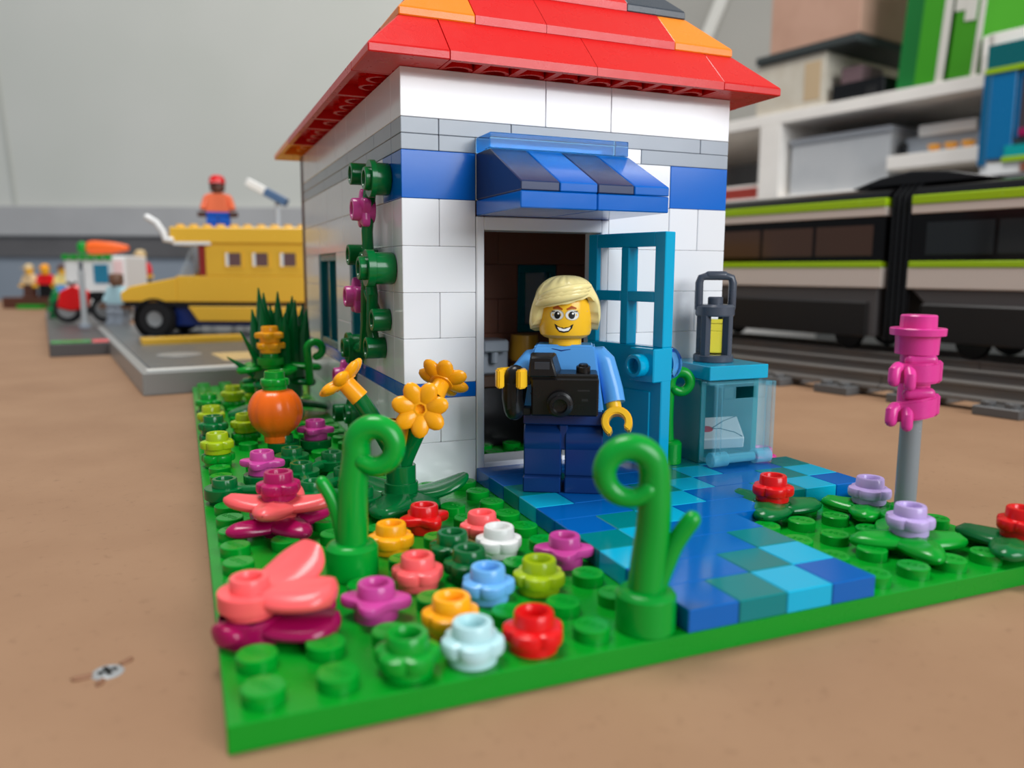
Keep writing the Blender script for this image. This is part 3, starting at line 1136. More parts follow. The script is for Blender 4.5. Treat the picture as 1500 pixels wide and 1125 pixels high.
obj('ridge', MB().prism([(0, 0), (16, 0), (8, 8)], 112, 192, .2, Matrix(((1, 0, 0, 72), (0, 0, 1, 0), (0, 1, 0, 137.6), (0, 0, 0, 1)))), ROOFRED, rf)

# furniture seen through the doorway
ct = thing('kitchen_counter', 'dark counter inside the house seen through the doorway', 'counter', (68, 112, 3.2))
obj('body', MB().box((-8, 0, 0), (24, 12, 16), .3), BLACK, ct)
obj('worktop', MB().box((-9, -1, 16), (25, 13, 19.2), .3), plastic('counter_brown', (70, 46, 30), .3), ct)
cm = thing('coffee_machine', 'pale grey machine on the counter inside the house', 'machine', (68, 113, 22.5))
obj('body', MB().box((0, 0, 0), (9, 8, 9), .4).box((1, -3, 6), (8, 0, 9), .4), LGREY, cm)
obj('spout', MB().cyl(1, 3, 6, 10, T(4.5, -1.5, 0)), LGREY, cm)
ck = thing('golden_barrel', 'golden brown barrel on the counter inside the house', 'barrel', (82.5, 115, 22.5))
obj('body', MB().lathe([(0, 0), (3.6, 0), (4.4, 5), (3.6, 10), (0, 10)], 18), plastic('gold_tan', (196, 142, 40), .3), ck)
obj('band', MB().lathe([(4.1, 2.4), (4.3, 2.6), (4.4, 3.2), (4.2, 3.3)], 18), BROWN, ck)

# ------------------------------------------------------------------ climbing plant on the side wall
cl = thing('climbing_plant', 'dark green climbing plant with open studs on the side wall', 'plant', (40, 84, 3.2))


def side_stud(y, z, x0=39.9, x1=34.6, r=2.45, big=False):
    m = T(x0 - 40, y - 84, z - 3.2) @ R(-90, 'Y')
    L = x0 - x1
    mb = MB()
    if big:
        mb.lathe([(3.3, 0), (3.4, .2), (3.4, L * .55), (3.95, L * .58), (3.95, L * .78), (3.8, L * .8)], 26, m)
        mb.lathe([(3.8, L * .8), (2.5, L * .8), (2.45, L - .2), (2.3, L), (1.7, L), (1.6, L - .2), (1.55, L - 1.8), (0, L - 1.8)], 26, m)
    else:
        mb.lathe([(r, 0), (r, L - .2), (r - .15, L), (1.7, L), (1.6, L - .2), (1.55, L - 1.9), (0, L - 1.9)], 24, m)
    return mb


for y, z, x1, big in ((104, 71.0, 34.4, False), (90.5, 68.6, 34.6, True), (110, 53.0, 34.6, False), (103, 51.0, 36, True), (87.5, 49.8, 32.4, True), (92, 38.6, 36.0, False), (120, 30.0, 34.6, True), (97, 32.0, 35.6, False), (136, 10.6, 34.8, False), (120, 13.0, 34.8, True)):
    obj('round_stud', side_stud(y, z, 39.9, x1, big=big), DGREEN, cl)


def branch(P, r=1.5):
    return MB().tube([(x - 40, y - 84, z - 3.2) for x, y, z in P], [r] * len(P), 12, flat=0.8)


for P in ([(38.4, 90, 69), (37.4, 97, 66), (37.0, 99, 58), (37.2, 99, 51), (37.0, 101, 45), (37.4, 104, 37), (37.8, 108, 31), (38, 120, 30)],
          [(38.4, 104, 71), (37.6, 98, 68), (37, 97, 64)], [(38, 110, 53), (37.4, 103, 51.5), (38, 88, 50)],
          [(37.2, 99, 50), (37, 95, 44), (37.4, 98, 36), (38, 97, 32)], [(37.2, 101, 45), (38, 96, 40), (38.2, 92, 38.6)],
          [(38, 120, 30), (37.6, 124, 20), (38, 120, 13), (38, 136, 10.6)]):
    obj('branch', branch(P), DGREEN, cl)
for (y, z), lb in (((99.5, 62.8), 'pink flower piece on the climbing plant, topmost under the eave'), ((110, 43.2), 'pink flower piece on the climbing plant at window height'), ((128, 21.6), 'pink flower piece low on the climbing plant behind the orange daisy')):
    flower(None, plastic('vine_pink', (206, 70, 150), 0.2), lb, loc=(38.6, y, z), kind='c', rot=(0, radians(-90), 0))

# curled plant behind the door
vine('curled_vine', 'curled green vine standing behind the open door beside the mailbox', (98.6, 68.6, 6.4),
     [(-.6, 0, 4), (-.9, 0, 9), (-.9, 0, 14), (-.6, 0, 17.4)] + arc(1.7, 18.6, 2.2, 178, -130, 8, -.8), (1.5, 1.05), None, None, -20, 2.5)

# ------------------------------------------------------------------ mailbox, letter, lantern
mbx = thing('mailbox', 'teal mailbox with clear light blue hinged front beside the open door', 'mailbox', (104, 63.6, 6.4))
TEALB = plastic('mailbox_teal', (0, 122, 124), .16)
bx = MB()
bx.box((0, 1.6, 0), (1.5, 15.9, 19.2), .12).box((14.5, 1.6, 0), (16, 15.9, 19.2), .12).box((1.5, 14.4, 0), (14.5, 15.9, 19.2), .1)
bx.box((1.5, 1.6, 0), (14.5, 14.4, 1.4), .1).box((1.5, 1.6, 17.8), (14.5, 14.4, 19.2), .1)
obj('body', bx, TEALB, mbx)
obj('lid', MB().box((0, -1.4, 19.25), (16, 16, 22.4), .15), AZURE, mbx)
dr = MB()
for x0, x1 in ((-.4, .8), (15.2, 16.4)):
    dr.box((x0, -3.9, 1.0), (x1, 1.0, 18.9), .2)
dr.box((.8, -3.9, 1.0), (2.0, -2.9, 18.9), .15).box((14.0, -3.9, 1.0), (15.2, -2.9, 18.9), .15)
dr.box((.8, -3.9, 18.0), (15.2, -.2, 18.9), .15)
dr.box((2.0, -3.9, 15.4), (5.4, -2.9, 18.0), .15).box((10.8, -3.9, 15.4), (14.0, -2.9, 18.0), .15)
dr.box((2.0, -3.7, 2.4), (14.0, -3.1, 15.4), .1)
dd = obj('clear_front', dr, TLB, mbx)
HT = clear('trans_hinge', (110, 205, 230), .05, 1.45, 0.0, 0.5)
hm = T(0, -2.6, 1.75) @ R(90, 'Y')
obj('hinge', MB().cyl(1.7, .0, 4.2, 18, hm).cyl(1.7, 11.8, 16.0, 18, hm).cyl(1.1, 4.2, 11.8, 14, hm), HT, dd)
le = thing('letter', 'white letter tile with red seal lying tilted inside the mailbox', 'letter', (111.0, 68.6, 12.4), 0, rot=(radians(26), radians(-4), radians(-26)))
obj('sheet', MB().box((-5.6, -4.2, -1.5), (5.6, 4.2, 1.5), .25), FWHITE, le)
obj('seal', MB().ball((-2.2, -.4, 1.5), (1.5, 1.2, .12), None, 14, 6), RED, le)
fl_ = MB()
for a, b in (((-1, -.2), (5.2, 3.9)), ((-1, -.4), (2.5, -1.4)), ((2.5, -1.4), (5.2, -3.8)), ((-3, 0), (-5.3, 3.6)), ((-3, -.6), (-5.3, -3.6))):
    fl_.tube([(*a, 1.5), ((a[0] + b[0]) / 2, (a[1] + b[1]) / 2 + .5, 1.5), (*b, 1.5)], .13, 6)
obj('flap_line', fl_, PRINTB, le)

la = thing('lantern', 'dark grey lantern with yellow light tube standing on the mailbox', 'lantern', (111.6, 71.5, 28.8), -24)
la.scale = (1.08, 1.08, 1.03)
LG = plastic('lantern_grey', (74, 80, 92), .28)
lb_ = MB().lathe([(0, 0), (4.1, 0), (4.25, .2), (4.25, 1.4), (3.9, 1.7), (0, 1.7)], 28)
lb_.lathe([(0, 10.2), (3.9, 10.2), (4.1, 10.5), (4.1, 12.3), (3.6, 12.8), (1.6, 12.9), (1.6, 14.2), (1.4, 14.5), (0, 14.5)], 28)
for a in (45, 135, 225, 315):
    lb_.box((-.9, -.75, 1.4), (.9, .75, 10.6), .2, R(a) @ T(3.2, 0, 0))
obj('body', lb_, LG, la)
obj('light_tube', MB().lathe([(0, 1.7), (2.0, 1.7), (2.05, 8.4), (2.2, 8.5), (2.2, 9.6), (0, 9.6)], 20), TYEL, la)
hd = MB().roundtube([(-3.5, 0, 12), (-3.55, 0, 17.6), (-3.2, 0, 18.7), (-2.2, 0, 19.0), (2.2, 0, 19.0), (3.2, 0, 18.7), (3.55, 0, 17.6), (3.5, 0, 12)], .85, .85, 12)
hd.roundtube([(-1.6, 0, 19.25), (1.6, 0, 19.25)], .95, .95, 12)
obj('handle', hd, LG, la)


# ------------------------------------------------------------------ the toy figure in the doorway
def legs_mb(side):
    x0, x1 = (0.35, 7.75) if side > 0 else (-7.75, -0.35)
    mb = MB()
    mb.box((x0, -5.4, 0), (x1, 3.3, 3.1), .25)
    mb.box((x0, -3.6, 3.0), (x1, 3.3, 9.6), .25)
    mb.cyl(3.8, x0, x1, 26, T(0, -.2, 10.0) @ R(90, 'Y'), .25)
    return mb


def torso_mb():
    v = []
    for z, hx, hy in ((16.0, 7.8, 3.9), (28.3, 6.0, 3.5), (28.9, 5.5, 3.2)):
        v += [(-hx, -hy, z), (hx, -hy, z), (hx, hy, z), (-hx, hy, z)]
    f = [(3, 2, 1, 0)]
    for a in (0, 4):
        for k in range(4):
            f.append((a + k, a + (k + 1) % 4, a + 4 + (k + 1) % 4, a + 4 + k))
    f.append((8, 9, 10, 11))
    return MB().poly(v, f, .35, None, 2)


def hand_mb(m):
    """a clip hand: palm ring open at the front, on a short wrist"""
    mb = MB()
    N = 16
    vv, ff = [], []
    for k in range(N + 1):
        a = radians(40 + 280 * k / N)
        for r, z in ((1.55, -1.75), (3.0, -1.75), (3.0, 1.75), (1.55, 1.75)):
            vv.append((r * cos(a), r * sin(a), z))
    for k in range(N):
        for q in range(4):
            a, b = 4 * k + q, 4 * k + (q + 1) % 4
            ff.append((a, a + 4, b + 4, b))
    ff.append((0, 1, 2, 3))
    ff.append((4 * N + 3, 4 * N + 2, 4 * N + 1, 4 * N))
    bm = bmesh.new()
    vs_ = [bm.verts.new(p) for p in vv]
    for q in ff:
        bm.faces.new([vs_[i] for i in q])
    bmesh.ops.recalc_face_normals(bm, faces=bm.faces[:])
    bmesh.ops.bevel(bm, geom=[e for e in bm.edges if e.calc_face_angle(0) > .6], offset=.25, segments=2, affect='EDGES', clamp_overlap=True)
    mb.bm(bm, m)
    mb.cyl(1.5, 2.2, 5.2, 14, m @ R(-90, 'Y'))
    return mb


def arm_mb(side, raise_=0.0):
    """sleeve from the shoulder; side -1 is the figure's arm at -x"""
    if raise_ == 0:
        P = [(5.4, 0, 26.6), (6.6, 0, 26.6), (7.7, -.1, 25.4), (8.6, -.4, 22.6), (9.4, -1.2, 20.0), (9.9, -2.2, 17.6)]
        rr = [1.7, 2.1, 2.25, 2.2, 2.15, 2.1]
    else:
        P = [(5.4, 0, 26.2), (6.4, -.6, 25.8), (7.2, -2.2, 24.8), (8.0, -4.2, 23.9), (8.9, -5.8, 23.3)]
        rr = [1.7, 2.1, 2.1, 2.0, 1.9]
    P = [(side * x, y, z) for x, y, z in P]
    return MB().roundtube(P[:1] + P[1:], 2.1, 2.1, 18) if False else MB().tube(P, rr, 18), P


def headprint(u0, z, r=5.13):
    return lambda u, w_: (r * sin((u0 + u) / r), -r * cos((u0 + u) / r), z + w_)


def decal(pts, u0, z, lift=0.0):
    f = headprint(u0, z, 5.12 + lift)
    c = (sum(p[0] for p in pts) / len(pts), sum(p[1] for p in pts) / len(pts))
    vv = [f(*c)] + [f(*p) for p in pts]
    n = len(pts)
    return MB().add(vv, [(0, 1 + i, 1 + (i + 1) % n) for i in range(n)])


def ell(rx, rz, n=20, x=0, z=0):
    return [(x + rx * cos(2 * pi * k / n), z + rz * sin(2 * pi * k / n)) for k in range(n)]


def stroke(P, wd, u0, z, lift, r=5.12):
    f = headprint(u0, z, r + lift)
    vv, ff = [], []
    n = len(P)
    for i, (x, y) in enumerate(P):
        a = P[max(i - 1, 0)]
        b = P[min(i + 1, n - 1)]
        dx, dy = b[0] - a[0], b[1] - a[1]
        L = math.hypot(dx, dy) or 1
        t = wd[i] / 2 if hasattr(wd, '__len__') else wd / 2
        vv += [f(x - dy / L * t, y + dx / L * t), f(x + dy / L * t, y - dx / L * t)]
    for i in range(n - 1):
        ff.append((2 * i, 2 * i + 1, 2 * i + 3, 2 * i + 2))
    return MB().add(vv, ff)


FRZ = -28
fg = thing('toy_figure', 'blond toy figure with glasses, blue shirt and navy trousers, standing in the doorway', 'figurine', (67.2, 59.5, 6.4), FRZ)
for s_ in (-1, 1):
    obj('leg', legs_mb(s_), PANTS, fg)
obj('hips', MB().box((-7.8, -3.7, 13.2), (7.8, 3.7, 16.0), .25).box((-.9, -3.5, 8.2), (.9, 2.5, 13.3), .3).cyl(1.6, -1, 1, 16, T(0, -.3, 10) @ R(90, 'Y')), PANTS, fg)
to = obj('torso', torso_mb(), SHIRT, fg)


def flat_stroke(P, wd, y=-3.93, tilt=0.03):
    vv, ff = [], []
    n = len(P)
    for i, (x, z) in enumerate(P):
        a, b = P[max(i - 1, 0)], P[min(i + 1, n - 1)]
        dx, dz = b[0] - a[0], b[1] - a[1]
        L = math.hypot(dx, dz) or 1
        t = wd[i] / 2
        for s_ in (1, -1):
            xx, zz = x - s_ * dz / L * t, z + s_ * dx / L * t
            vv.append((xx, -3.94 + (zz - 16) * (0.4 / 12.3), zz))
    for i in range(n - 1):
        ff.append((2 * i, 2 * i + 1, 2 * i + 3, 2 * i + 2))
    return MB().add(vv, ff)


fo = MB()
for s_ in (-1, 1):
    q = flat_stroke([(s_ * 6.5, 19.6), (s_ * 5.6, 18.2), (s_ * 4.0, 17.1)], [.1, .35, .15])
    fo.add(q.v, q.f)
    q = flat_stroke([(s_ * 3.6, 17.3), (s_ * 5.0, 16.85), (s_ * 6.2, 16.9)], [.1, .3, .1])
    fo.add(q.v, q.f)
q = flat_stroke([(-2.4, 28.2), (-.6, 27.8), (1.2, 28.1)], [.1, .25, .1])
fo.add(q.v, q.f)
obj('shirt_print', fo, PRINTN, to)
mb_, P_ = arm_mb(1)
obj('arm', mb_, SHIRT, fg)
obj('hand', hand_mb(T(10.4, -3.6, 13.9) @ R(-12, 'Y') @ R(-22, 'X') @ Matrix(((0, 1, 0, 0), (0, 0, -1, 0), (-1, 0, 0, 0), (0, 0, 0, 1)))), YEL, fg)
mb_, P_ = arm_mb(-1, 1)
obj('arm', mb_, SHIRT, fg)
HM = T(-9.6, -10.2, 23.2) @ R(-95, 'Z')
obj('hand', hand_mb(HM), YEL, fg)
obj('neck', MB().cyl(3.2, 28.6, 31, 20), YEL, fg)
he = obj('head', MB().lathe([(0, 30.0), (3.4, 30.0), (4.2, 30.25), (4.85, 30.8), (5.1, 31.6), (5.1, 36.6), (4.8, 37.6), (4.0, 38.3), (2.4, 38.5), (2.4, 39.6), (0, 39.6)], 40), YEL, fg)
EZ = 34.75
for s_ in (-1, 1):
    obj('spectacle_lens', decal(ell(1.35, 1.0), s_ * 1.5, EZ, .01), GLASSP, he)
    rim = [(1.36 * cos(2 * pi * k / 24), 1.0 * sin(2 * pi * k / 24)) for k in range(25)]
    obj('spectacle_rim', stroke(rim, .13, s_ * 1.5, EZ, .03), plastic('rim', (196, 170, 120), .4), he)
    obj('eye', decal(ell(.62, .72), s_ * 1.4, EZ - .03, .045), PRINTB, he)
    obj('eye_glint', decal(ell(.2, .2), s_ * 1.4 + .2, EZ + .28, .06), PRINTW, he)
    obj('eyelash', stroke([(s_ * .3, .72), (s_ * .9, .68), (s_ * 1.15, .85)], [.1, .2, .06], s_ * 1.5, EZ - .05, .06), PRINTB, he)
    obj('eyebrow', stroke([(-.95, -.1 - .1 * s_), (0, .22), (.95, -.1 + .1 * s_)], [.3, .62, .25], s_ * 1.35, EZ + 1.24, .03), PRINTR, he)
    obj('temple_arm', stroke([(s_ * 0, 0), (s_ * 2.4, .35)], .12, s_ * 2.8, EZ + .3, .03), plastic('rim', (196, 170, 120), .4), he)
obj('mouth', decal([(-1.85, .8), (-1.4, .4), (-.7, .1), (0, .02), (.7, .1), (1.4, .4), (1.85, .8), (1.55, -.05), (.9, -.7), (0, -.88), (-.9, -.7), (-1.55, -.05)], -.1, 32.25, .02), PRINTB, he)
obj('teeth', decal([(-1.3, .18), (-.6, -.08), (0, -.14), (.6, -.08), (1.3, .18), (.9, -.42), (0, -.6), (-.9, -.42)], -.1, 32.25, .035), PRINTW, he)


def hair():
    NT, NP = 96, 22
    keys = [(-180, 30.6), (-120, 31.0), (-92, 31.6), (-72, 32.4), (-60, 33.6), (-52, 35.6), (-30, 36.25), (0, 36.8), (30, 37.6), (46, 38.2), (58, 37.4), (72, 34.8), (84, 32.8), (110, 31.4), (180, 30.6)]

    def zb(t):
        for (a, za), (b, zc) in zip(keys, keys[1:]):
            if a <= t <= b:
                u = (t - a) / (b - a)
                u = u * u * (3 - 2 * u)
                return za + (zc - za) * u
        return 31
    vv, ff = [], []
    top = 42.2
    for j in range(NP + 1):
        v = j / NP
        for i in range(NT):
            td = -180 + 360 * i / NT
            th = radians(td)
            z_lo = zb(td)
            ph = v * pi / 2
            z = z_lo + (top - z_lo) * cos(ph) ** 0.9
            e = sin(ph) ** 0.75 if v > 0 else 0
            rmax = 6.55 + (0.35 if abs(td) > 60 else 0.0) + 0.3 * max(0, cos(th + pi)) * 1.2
            if td < -50:
                rmax += 0.25 * sin(pi * v)
            r = rmax * e
            # swept ridges on the fringe, cross ridges over the crown
            sweep = sin(5.0 * th + 9 * v)
            crown = sin(9 * th)
            wgt = min(1, max(0, (v - .42) / .2))
            r += e * (0.2 * sweep * wgt + 0.5 * (abs(crown) ** .7 - .6) * (1 - wgt) * min(1, v * 5))
            if v > .96:
                r *= .97
            vv.append((r * sin(th), -r * cos(th) + .35, z))
    for j in range(NP):
        for i in range(NT):
            a, b = j * NT + i, j * NT + (i + 1) % NT
            ff.append((a, a + NT, b + NT, b))
    # inner rim tucks back to the head
    B = len(vv)
    for i in range(NT):
        td = -180 + 360 * i / NT
        th = radians(td)
        vv.append((5.0 * sin(th), -5.0 * cos(th) + .05, zb(td) + .35))
    for i in range(NT):
        a, b = NP * NT + i, NP * NT + (i + 1) % NT
        ff.append((a, B + i, B + (i + 1) % NT, b))
    mb = MB().add(vv, ff)
    return mb


ha = hair()
ha.ball((0, 5.6, 38.2), (3.2, 2.6, 3.4), None, 20, 12)
# a swept side lock over the brow
obj('hair', ha, HAIRM, fg, sharp=50)
lock = MB()
for k, dz in enumerate((0, .75, 1.5)):
    P = []
    for t in range(9):
        u = t / 8
        th = radians(42 - 100 * u + k * 4)
        r = 6.35 + .25 * sin(pi * u) - .05 * k
        P.append((r * sin(th), -r * cos(th) + .35, 38.9 + dz * .9 - 1.9 * u ** 1.5 - .5 * u))
    lock.tube(P, [.35, .7, .85, .95, 1.0, .95, .85, .7, .4], 10)
obj('fringe', lock, HAIRM, fg, sharp=60)

# camera held in front of the chest
ca = thing('toy_camera', 'black toy camera with side flash grip held at the chest', 'camera', view(0, 0, 0), 0)
mF = T(67.2, 59.5, 6.4) @ R(FRZ)
ca.matrix_world = Matrix.Diagonal((1, 1, 1, 1))
cp_ = mF @ Vector((0.0, -7.2, 20.4))
ca.location = [q * K for q in cp_]
ca.rotation_euler = (radians(6), 0, radians(FRZ + 2))
BLK = plastic('camera_black', (20, 19, 20), .28)
bd = MB().box((-6.0, -2.6, -4.2), (6.6, 2.2, 3.2), .35)
bd.box((-6.2, -2.3, 2.2), (6.4, 2.0, 3.9), .3)
obj('body', bd, BLK, ca)
obj('viewfinder', MB().poly([(-6.6, -3.0, 3.4), (-1.2, -3.0, 3.4), (-.2, 2.2, 3.4), (-6.6, 2.2, 3.4), (-6.2, -2.6, 7.2), (-2.2, -2.6, 7.2), (-1.4, 1.8, 7.2), (-6.2, 1.8, 7.2)], [(3, 2, 1, 0), (4, 5, 6, 7), (0, 1, 5, 4), (1, 2, 6, 5), (2, 3, 7, 6), (3, 0, 4, 7)], .3), BLK, ca)
obj('viewfinder_window', MB().box((-5.4, -2.98, 4.9), (-2.6, -2.7, 6.3), .05), plastic('finder_glass', (52, 56, 62), .1), ca)
ln_ = MB().lathe([(0, 0), (2.3, 0), (2.45, .3), (2.45, 1.2), (2.0, 1.4), (1.9, 2.2), (1.4, 2.3), (1.2, 1.6), (0, 1.5)], 26, T(-.6, -2.5, -1.6) @ R(90, 'X'))
obj('lens', ln_, BLK, ca)
obj('dial', MB().cyl(1.35, 3.8, 5.1, 18, T(3.7, -.2, 0)).cyl(.9, 5.0, 5.5, 14, T(3.7, -.2, 0)), BLK, ca)
gr = MB().roundtube([(-9.2, -1.0, -3.4), (-9.6, -1.0, -1), (-9.6, -1.0, 2.6), (-9.0, -1.0, 3.4)], 2.0, 1.9, 16)
gr.box((-8.2, -1.6, 1.6), (-6.0, .4, 3.6), .2).box((-8.2, -1.6, -4.4), (-6.0, .4, -2.9), .2)
gr.box((-10.6, -2.9, -3.0), (-8.6, -2.4, 2.2), .2)
obj('grip', gr, BLK, ca)
obj('model_mark', MB().box((2.6, -2.66, .7), (4.9, -2.58, 1.05), .02).box((3.4, -2.66, -1.2), (4.6, -2.58, -.7), .02), plastic('camera_mark', (40, 40, 42), .2), ca)


# ------------------------------------------------------------------ simple toy people for the background
def small_figure(loc, rz, torso, legs, cap, label, seated=False, face=YEL, cat='figurine'):
    t = thing('toy_figure', label, cat, loc, rz)
    if seated:
        for s_ in (-1, 1):
            x0, x1 = (.3, 7.7) if s_ > 0 else (-7.7, -.3)
            obj('leg', MB().box((x0, -10, 0), (x1, 3.4, 6.6), .4).box((x0, -12.8, -2.2), (x1, -9.8, 6.6), .4), legs, t)
        up = -9.2
    else:
        for s_ in (-1, 1):
            obj('leg', legs_mb(s_), legs, t)
        obj('hips', MB().box((-7.8, -3.7, 13.2), (7.8, 3.7, 16.0), .25), legs, t)
        up = 0
    obj('torso', torso_mb(), torso, t, (0, 0, up))
    for s_ in (-1, 1):
        m_, P = arm_mb(s_)
        obj('arm', m_, torso, t, (0, 0, up))
        obj('hand', hand_mb(T(s_ * 10.5, -3.4, 14.2) @ R(-90, 'Z')), face, t, (0, 0, up))
    obj('head', MB().lathe([(0, 28.6), (3.2, 28.6), (3.4, 30), (4.8, 30.6), (5.1, 31.6), (5.1, 36.6), (4.6, 37.8), (2.4, 38.5), (0, 38.5)], 20), face, t, (0, 0, up))
    if cap:
        obj('cap', MB().lathe([(5.5, 35.4), (5.6, 37), (5.0, 39.6), (3, 41.2), (0, 41.7)], 20).box((-4.4, -8.6, 35.4), (4.4, -3, 36.4), .4), cap, t, (0, 0, up))
    return t


# ------------------------------------------------------------------ road plates, school bus and the stalls at the far end
DK = plastic('road_grey', (96, 98, 100), .35, 0)
MIDG = plastic('kerb_grey', (150, 150, 148), .35, 0)
r1 = thing('road_plate', 'grey raised road plate beyond the green plate with the bus on it', 'road plate', (-18.0, 259.5, 0), 8)
obj('kerb', MB().box((0, 0, 0), (170, 300, 9.0), .3), MIDG, r1)
obj('road_surface', MB().box((4, 9, 9.0), (168, 298, 9.7), .2), DK, r1)
for k, (x, y, wx, wy, m_) in enumerate([(2, 2, 52, 5, plastic('line_white', (228, 228, 224), .3, 0)), (36, 26, 60, 34, TAN), (60, 10, 60, 10, TAN), (12, 120, 52, 12, BUSY), (70, 96, 16, 34, FWHITE), (90, 110, 10, 30, RED), (104, 96, 40, 40, TAN)]):
    obj('road_tile', MB().box((x, y, 9.0 if k == 0 else 9.6), (x + wx, y + wy, 9.9 if k != 3 else 13), .2), m_, r1)
obj('manhole', MB().cyl(10, 9.6, 10.0, 24, T(22, 60, 0)), MIDG, r1)
r2 = thing('road_plate', 'grey road plate at the far table side carrying food truck and stalls', 'road plate', (-72.5, 430, 0), 8)
obj('kerb', MB().box((0, 0, 0), (46, 420, 7.4), .3), TRAING, r2)
obj('lawn_strip', MB().box((1, 1, 7.4), (21, 10, 8.6), .2), GREEN, r2)
obj('flower_strip', MB().box((22, 1, 7.4), (42, 12, 8.4), .2), CORAL, r2)

bus = thing('school_bus', 'yellow toy school bus with open cab and studded roof on the road plate', 'bus', (*view(-214, 476, 0)[:2], 9.7), VR)
BL = 128
body = MB()
body.box((14, 0, 20.5), (BL, 46, 36), .5).box((32, 0, 36), (BL, 3, 55), .4).box((32, 43, 36), (BL, 46, 55), .4).box((BL - 3, 3, 36), (BL, 43, 55), .4)
obj('body', body, BUSY, bus)
obj('bonnet', MB().prism([(-19.5, 20.5), (-20, 25.5), (-14, 29.5), (14, 35), (14, 20.5)], -46, 0, .6, R(90, 'X')), BUSY, bus)
obj('skirt', MB().prism([(20, 18), (26, 9), (BL, 9), (BL, 18)], -46, 0, .5, R(90, 'X')), BUSY, bus)
obj('belt', MB().box((-18, .6, 17.6), (BL - .6, 45.4, 20.6), .2), BLACK, bus)
obj('chassis', MB().box((-14, 4, 6), (BL - 4, 42, 18), .4), plastic('chassis_blue', (20, 44, 110), .3, 0), bus)
rfm = MB().box((12, -1.5, 55), (BL + 1, 47.5, 64.6), .6)
for k in range(14):
    for y in (3, 43):
        rfm.cyl(2.4, 64.5, 66.3, 14, T(17 + 8 * k, y, 0))
obj('roof', rfm, BUSY, bus)
obj('roof_edge', MB().box((14, -1.9, 54.0), (36, 47, 56), .2).box((92, -2, 55), (124, 3, 58), .2), FWHITE, bus)
for x in (44, 60, 76.5, 94):
    f = obj('window', MB().box((x - 1, -.6, 40.5), (x + 10.5, .4, 41.8), .1).box((x - 1, -.6, 49.6), (x + 10.5, .4, 50.6), .1).box((x - 1, -.6, 41.8), (x + .2, .4, 49.6), .1).box((x + 9.3, -.6, 41.8), (x + 10.5, .4, 49.6), .1), BUSY, bus)
    obj('pane', MB().box((x, -.3, 41.6), (x + 9.6, 0, 49.8)), plastic('bus_pane', (112, 84, 84), .12, 0), f)
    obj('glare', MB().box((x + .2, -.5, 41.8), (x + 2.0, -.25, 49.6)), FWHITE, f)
wsm = MB().prism([(14, 35), (16.5, 35), (26, 54.6), (23.5, 54.6)], -44, -2, .2, R(90, 'X'))
obj('windscreen', wsm, TCLEAR, bus)
obj('door_post', MB().box((28, .4, 36), (32, 2.4, 55), .2), plastic('cab_red', (150, 44, 40), .3, 0), bus)
obj('seat', MB().box((24, 14, 30), (34, 32, 44), .8), plastic('seat_red', (170, 50, 60), .35, 0), bus)
obj('headlight', MB().cyl(2.2, 0, 1.2, 14, T(-20, 6, 25) @ R(-90, 'Y')), FWHITE, bus)
for x in (0, 96):
    for y in (3.5, 42.5):
        wh = obj('wheel', MB().lathe([(4.8, -4), (9.4, -4), (10.2, -3.2), (10.2, 3.2), (9.4, 4), (4.8, 4)], 30, T(x, y, 10.2) @ R(90, 'X')), TYRE, bus)
        obj('hub', MB().lathe([(0, -3.2), (5.4, -3.2), (5.6, 3.0), (4.4, 3.4), (2, 2.6), (0, 2.8)], 22, T(x, y, 10.2) @ R(90, 'X')), STEEL, wh)
obj('wheel_arch', MB().lathe([(11.0, -2), (12.4, -2), (12.4, 2), (11.0, 2)], 30, T(0, 1.2, 10.2) @ R(90, 'X')), BLACK, bus)
tw = thing('scaffold_tower', 'grey scaffold tower hidden behind the bus, carrying the worker', 'scaffold', (*view(-221, 556, 0)[:2], 9.7), VR)
for x in (0, 24):
    for y in (0, 24):
        obj('post', MB().box((x, y, 0), (x + 3, y + 3, 60), .3), LGREY, tw)
obj('deck', MB().box((-1, -1, 60), (28, 28, 63.6), .3), LGREY, tw)
small_figure((*view(-207, 570, 0)[:2], 73.5), VR + 12, plastic('vest_orange', (236, 116, 76), .3, 0), plastic('jeans_blue', (24, 90, 190), .3, 0), RED, 'toy worker in orange vest and red cap standing behind the bus roof', False, plastic('dark_skin', (92, 58, 48), .3, 0))
obj('mirror_arm', MB().roundtube([(13, -2, 57), (10, -2, 57), (8.5, -2, 62), (5, -2, 67), (0, -2, 70)], 1.9), FWHITE, bus)
dv = small_figure((*view(-182, 498, 0)[:2], 9.7 + 31), VR, FWHITE, BLACK, BLACK, 'toy driver in white sitting in the open bus cab', True)


def lamp_post(label, loc, rz, h, head):
    t = thing('street_lamp', label, 'lamp', loc, rz)
    obj('base', MB().cyl(3.9, 0, 3.2, 20), LGREY, t)
    obj('pole', MB().cyl(1.6, 3, h, 14), plastic('lamp_pole', (196, 202, 208), .3, 0), t)
    if head == 'panel':
        m = T(0, 0, h) @ R(28, 'Y')
        obj('arm', MB().roundtube([(0, 0, h - 2), (0, 0, h + 2)], 1.4), LGREY, t)
        obj('lamp_head', MB().box((-24, -4, 0), (-10, 4, 5.5), .6, m), FWHITE, t)
        obj('panel', MB().box((-10, -4, 0), (6, 4, 5.5), .4, m), plastic('panel_blue', (84, 112, 150), .2, 0), t)
    else:
        obj('arm', MB().roundtube([(0, 0, h - 4), (0, 0, h + 1), (-3, 0, h + 4), (-9, 0, h + 8)], 1.9), FWHITE, t)
        obj('lamp_head', MB().ball((-10.5, 0, h + 8.5), (4.5, 2.4, 1.8)), FWHITE, t)
    return t


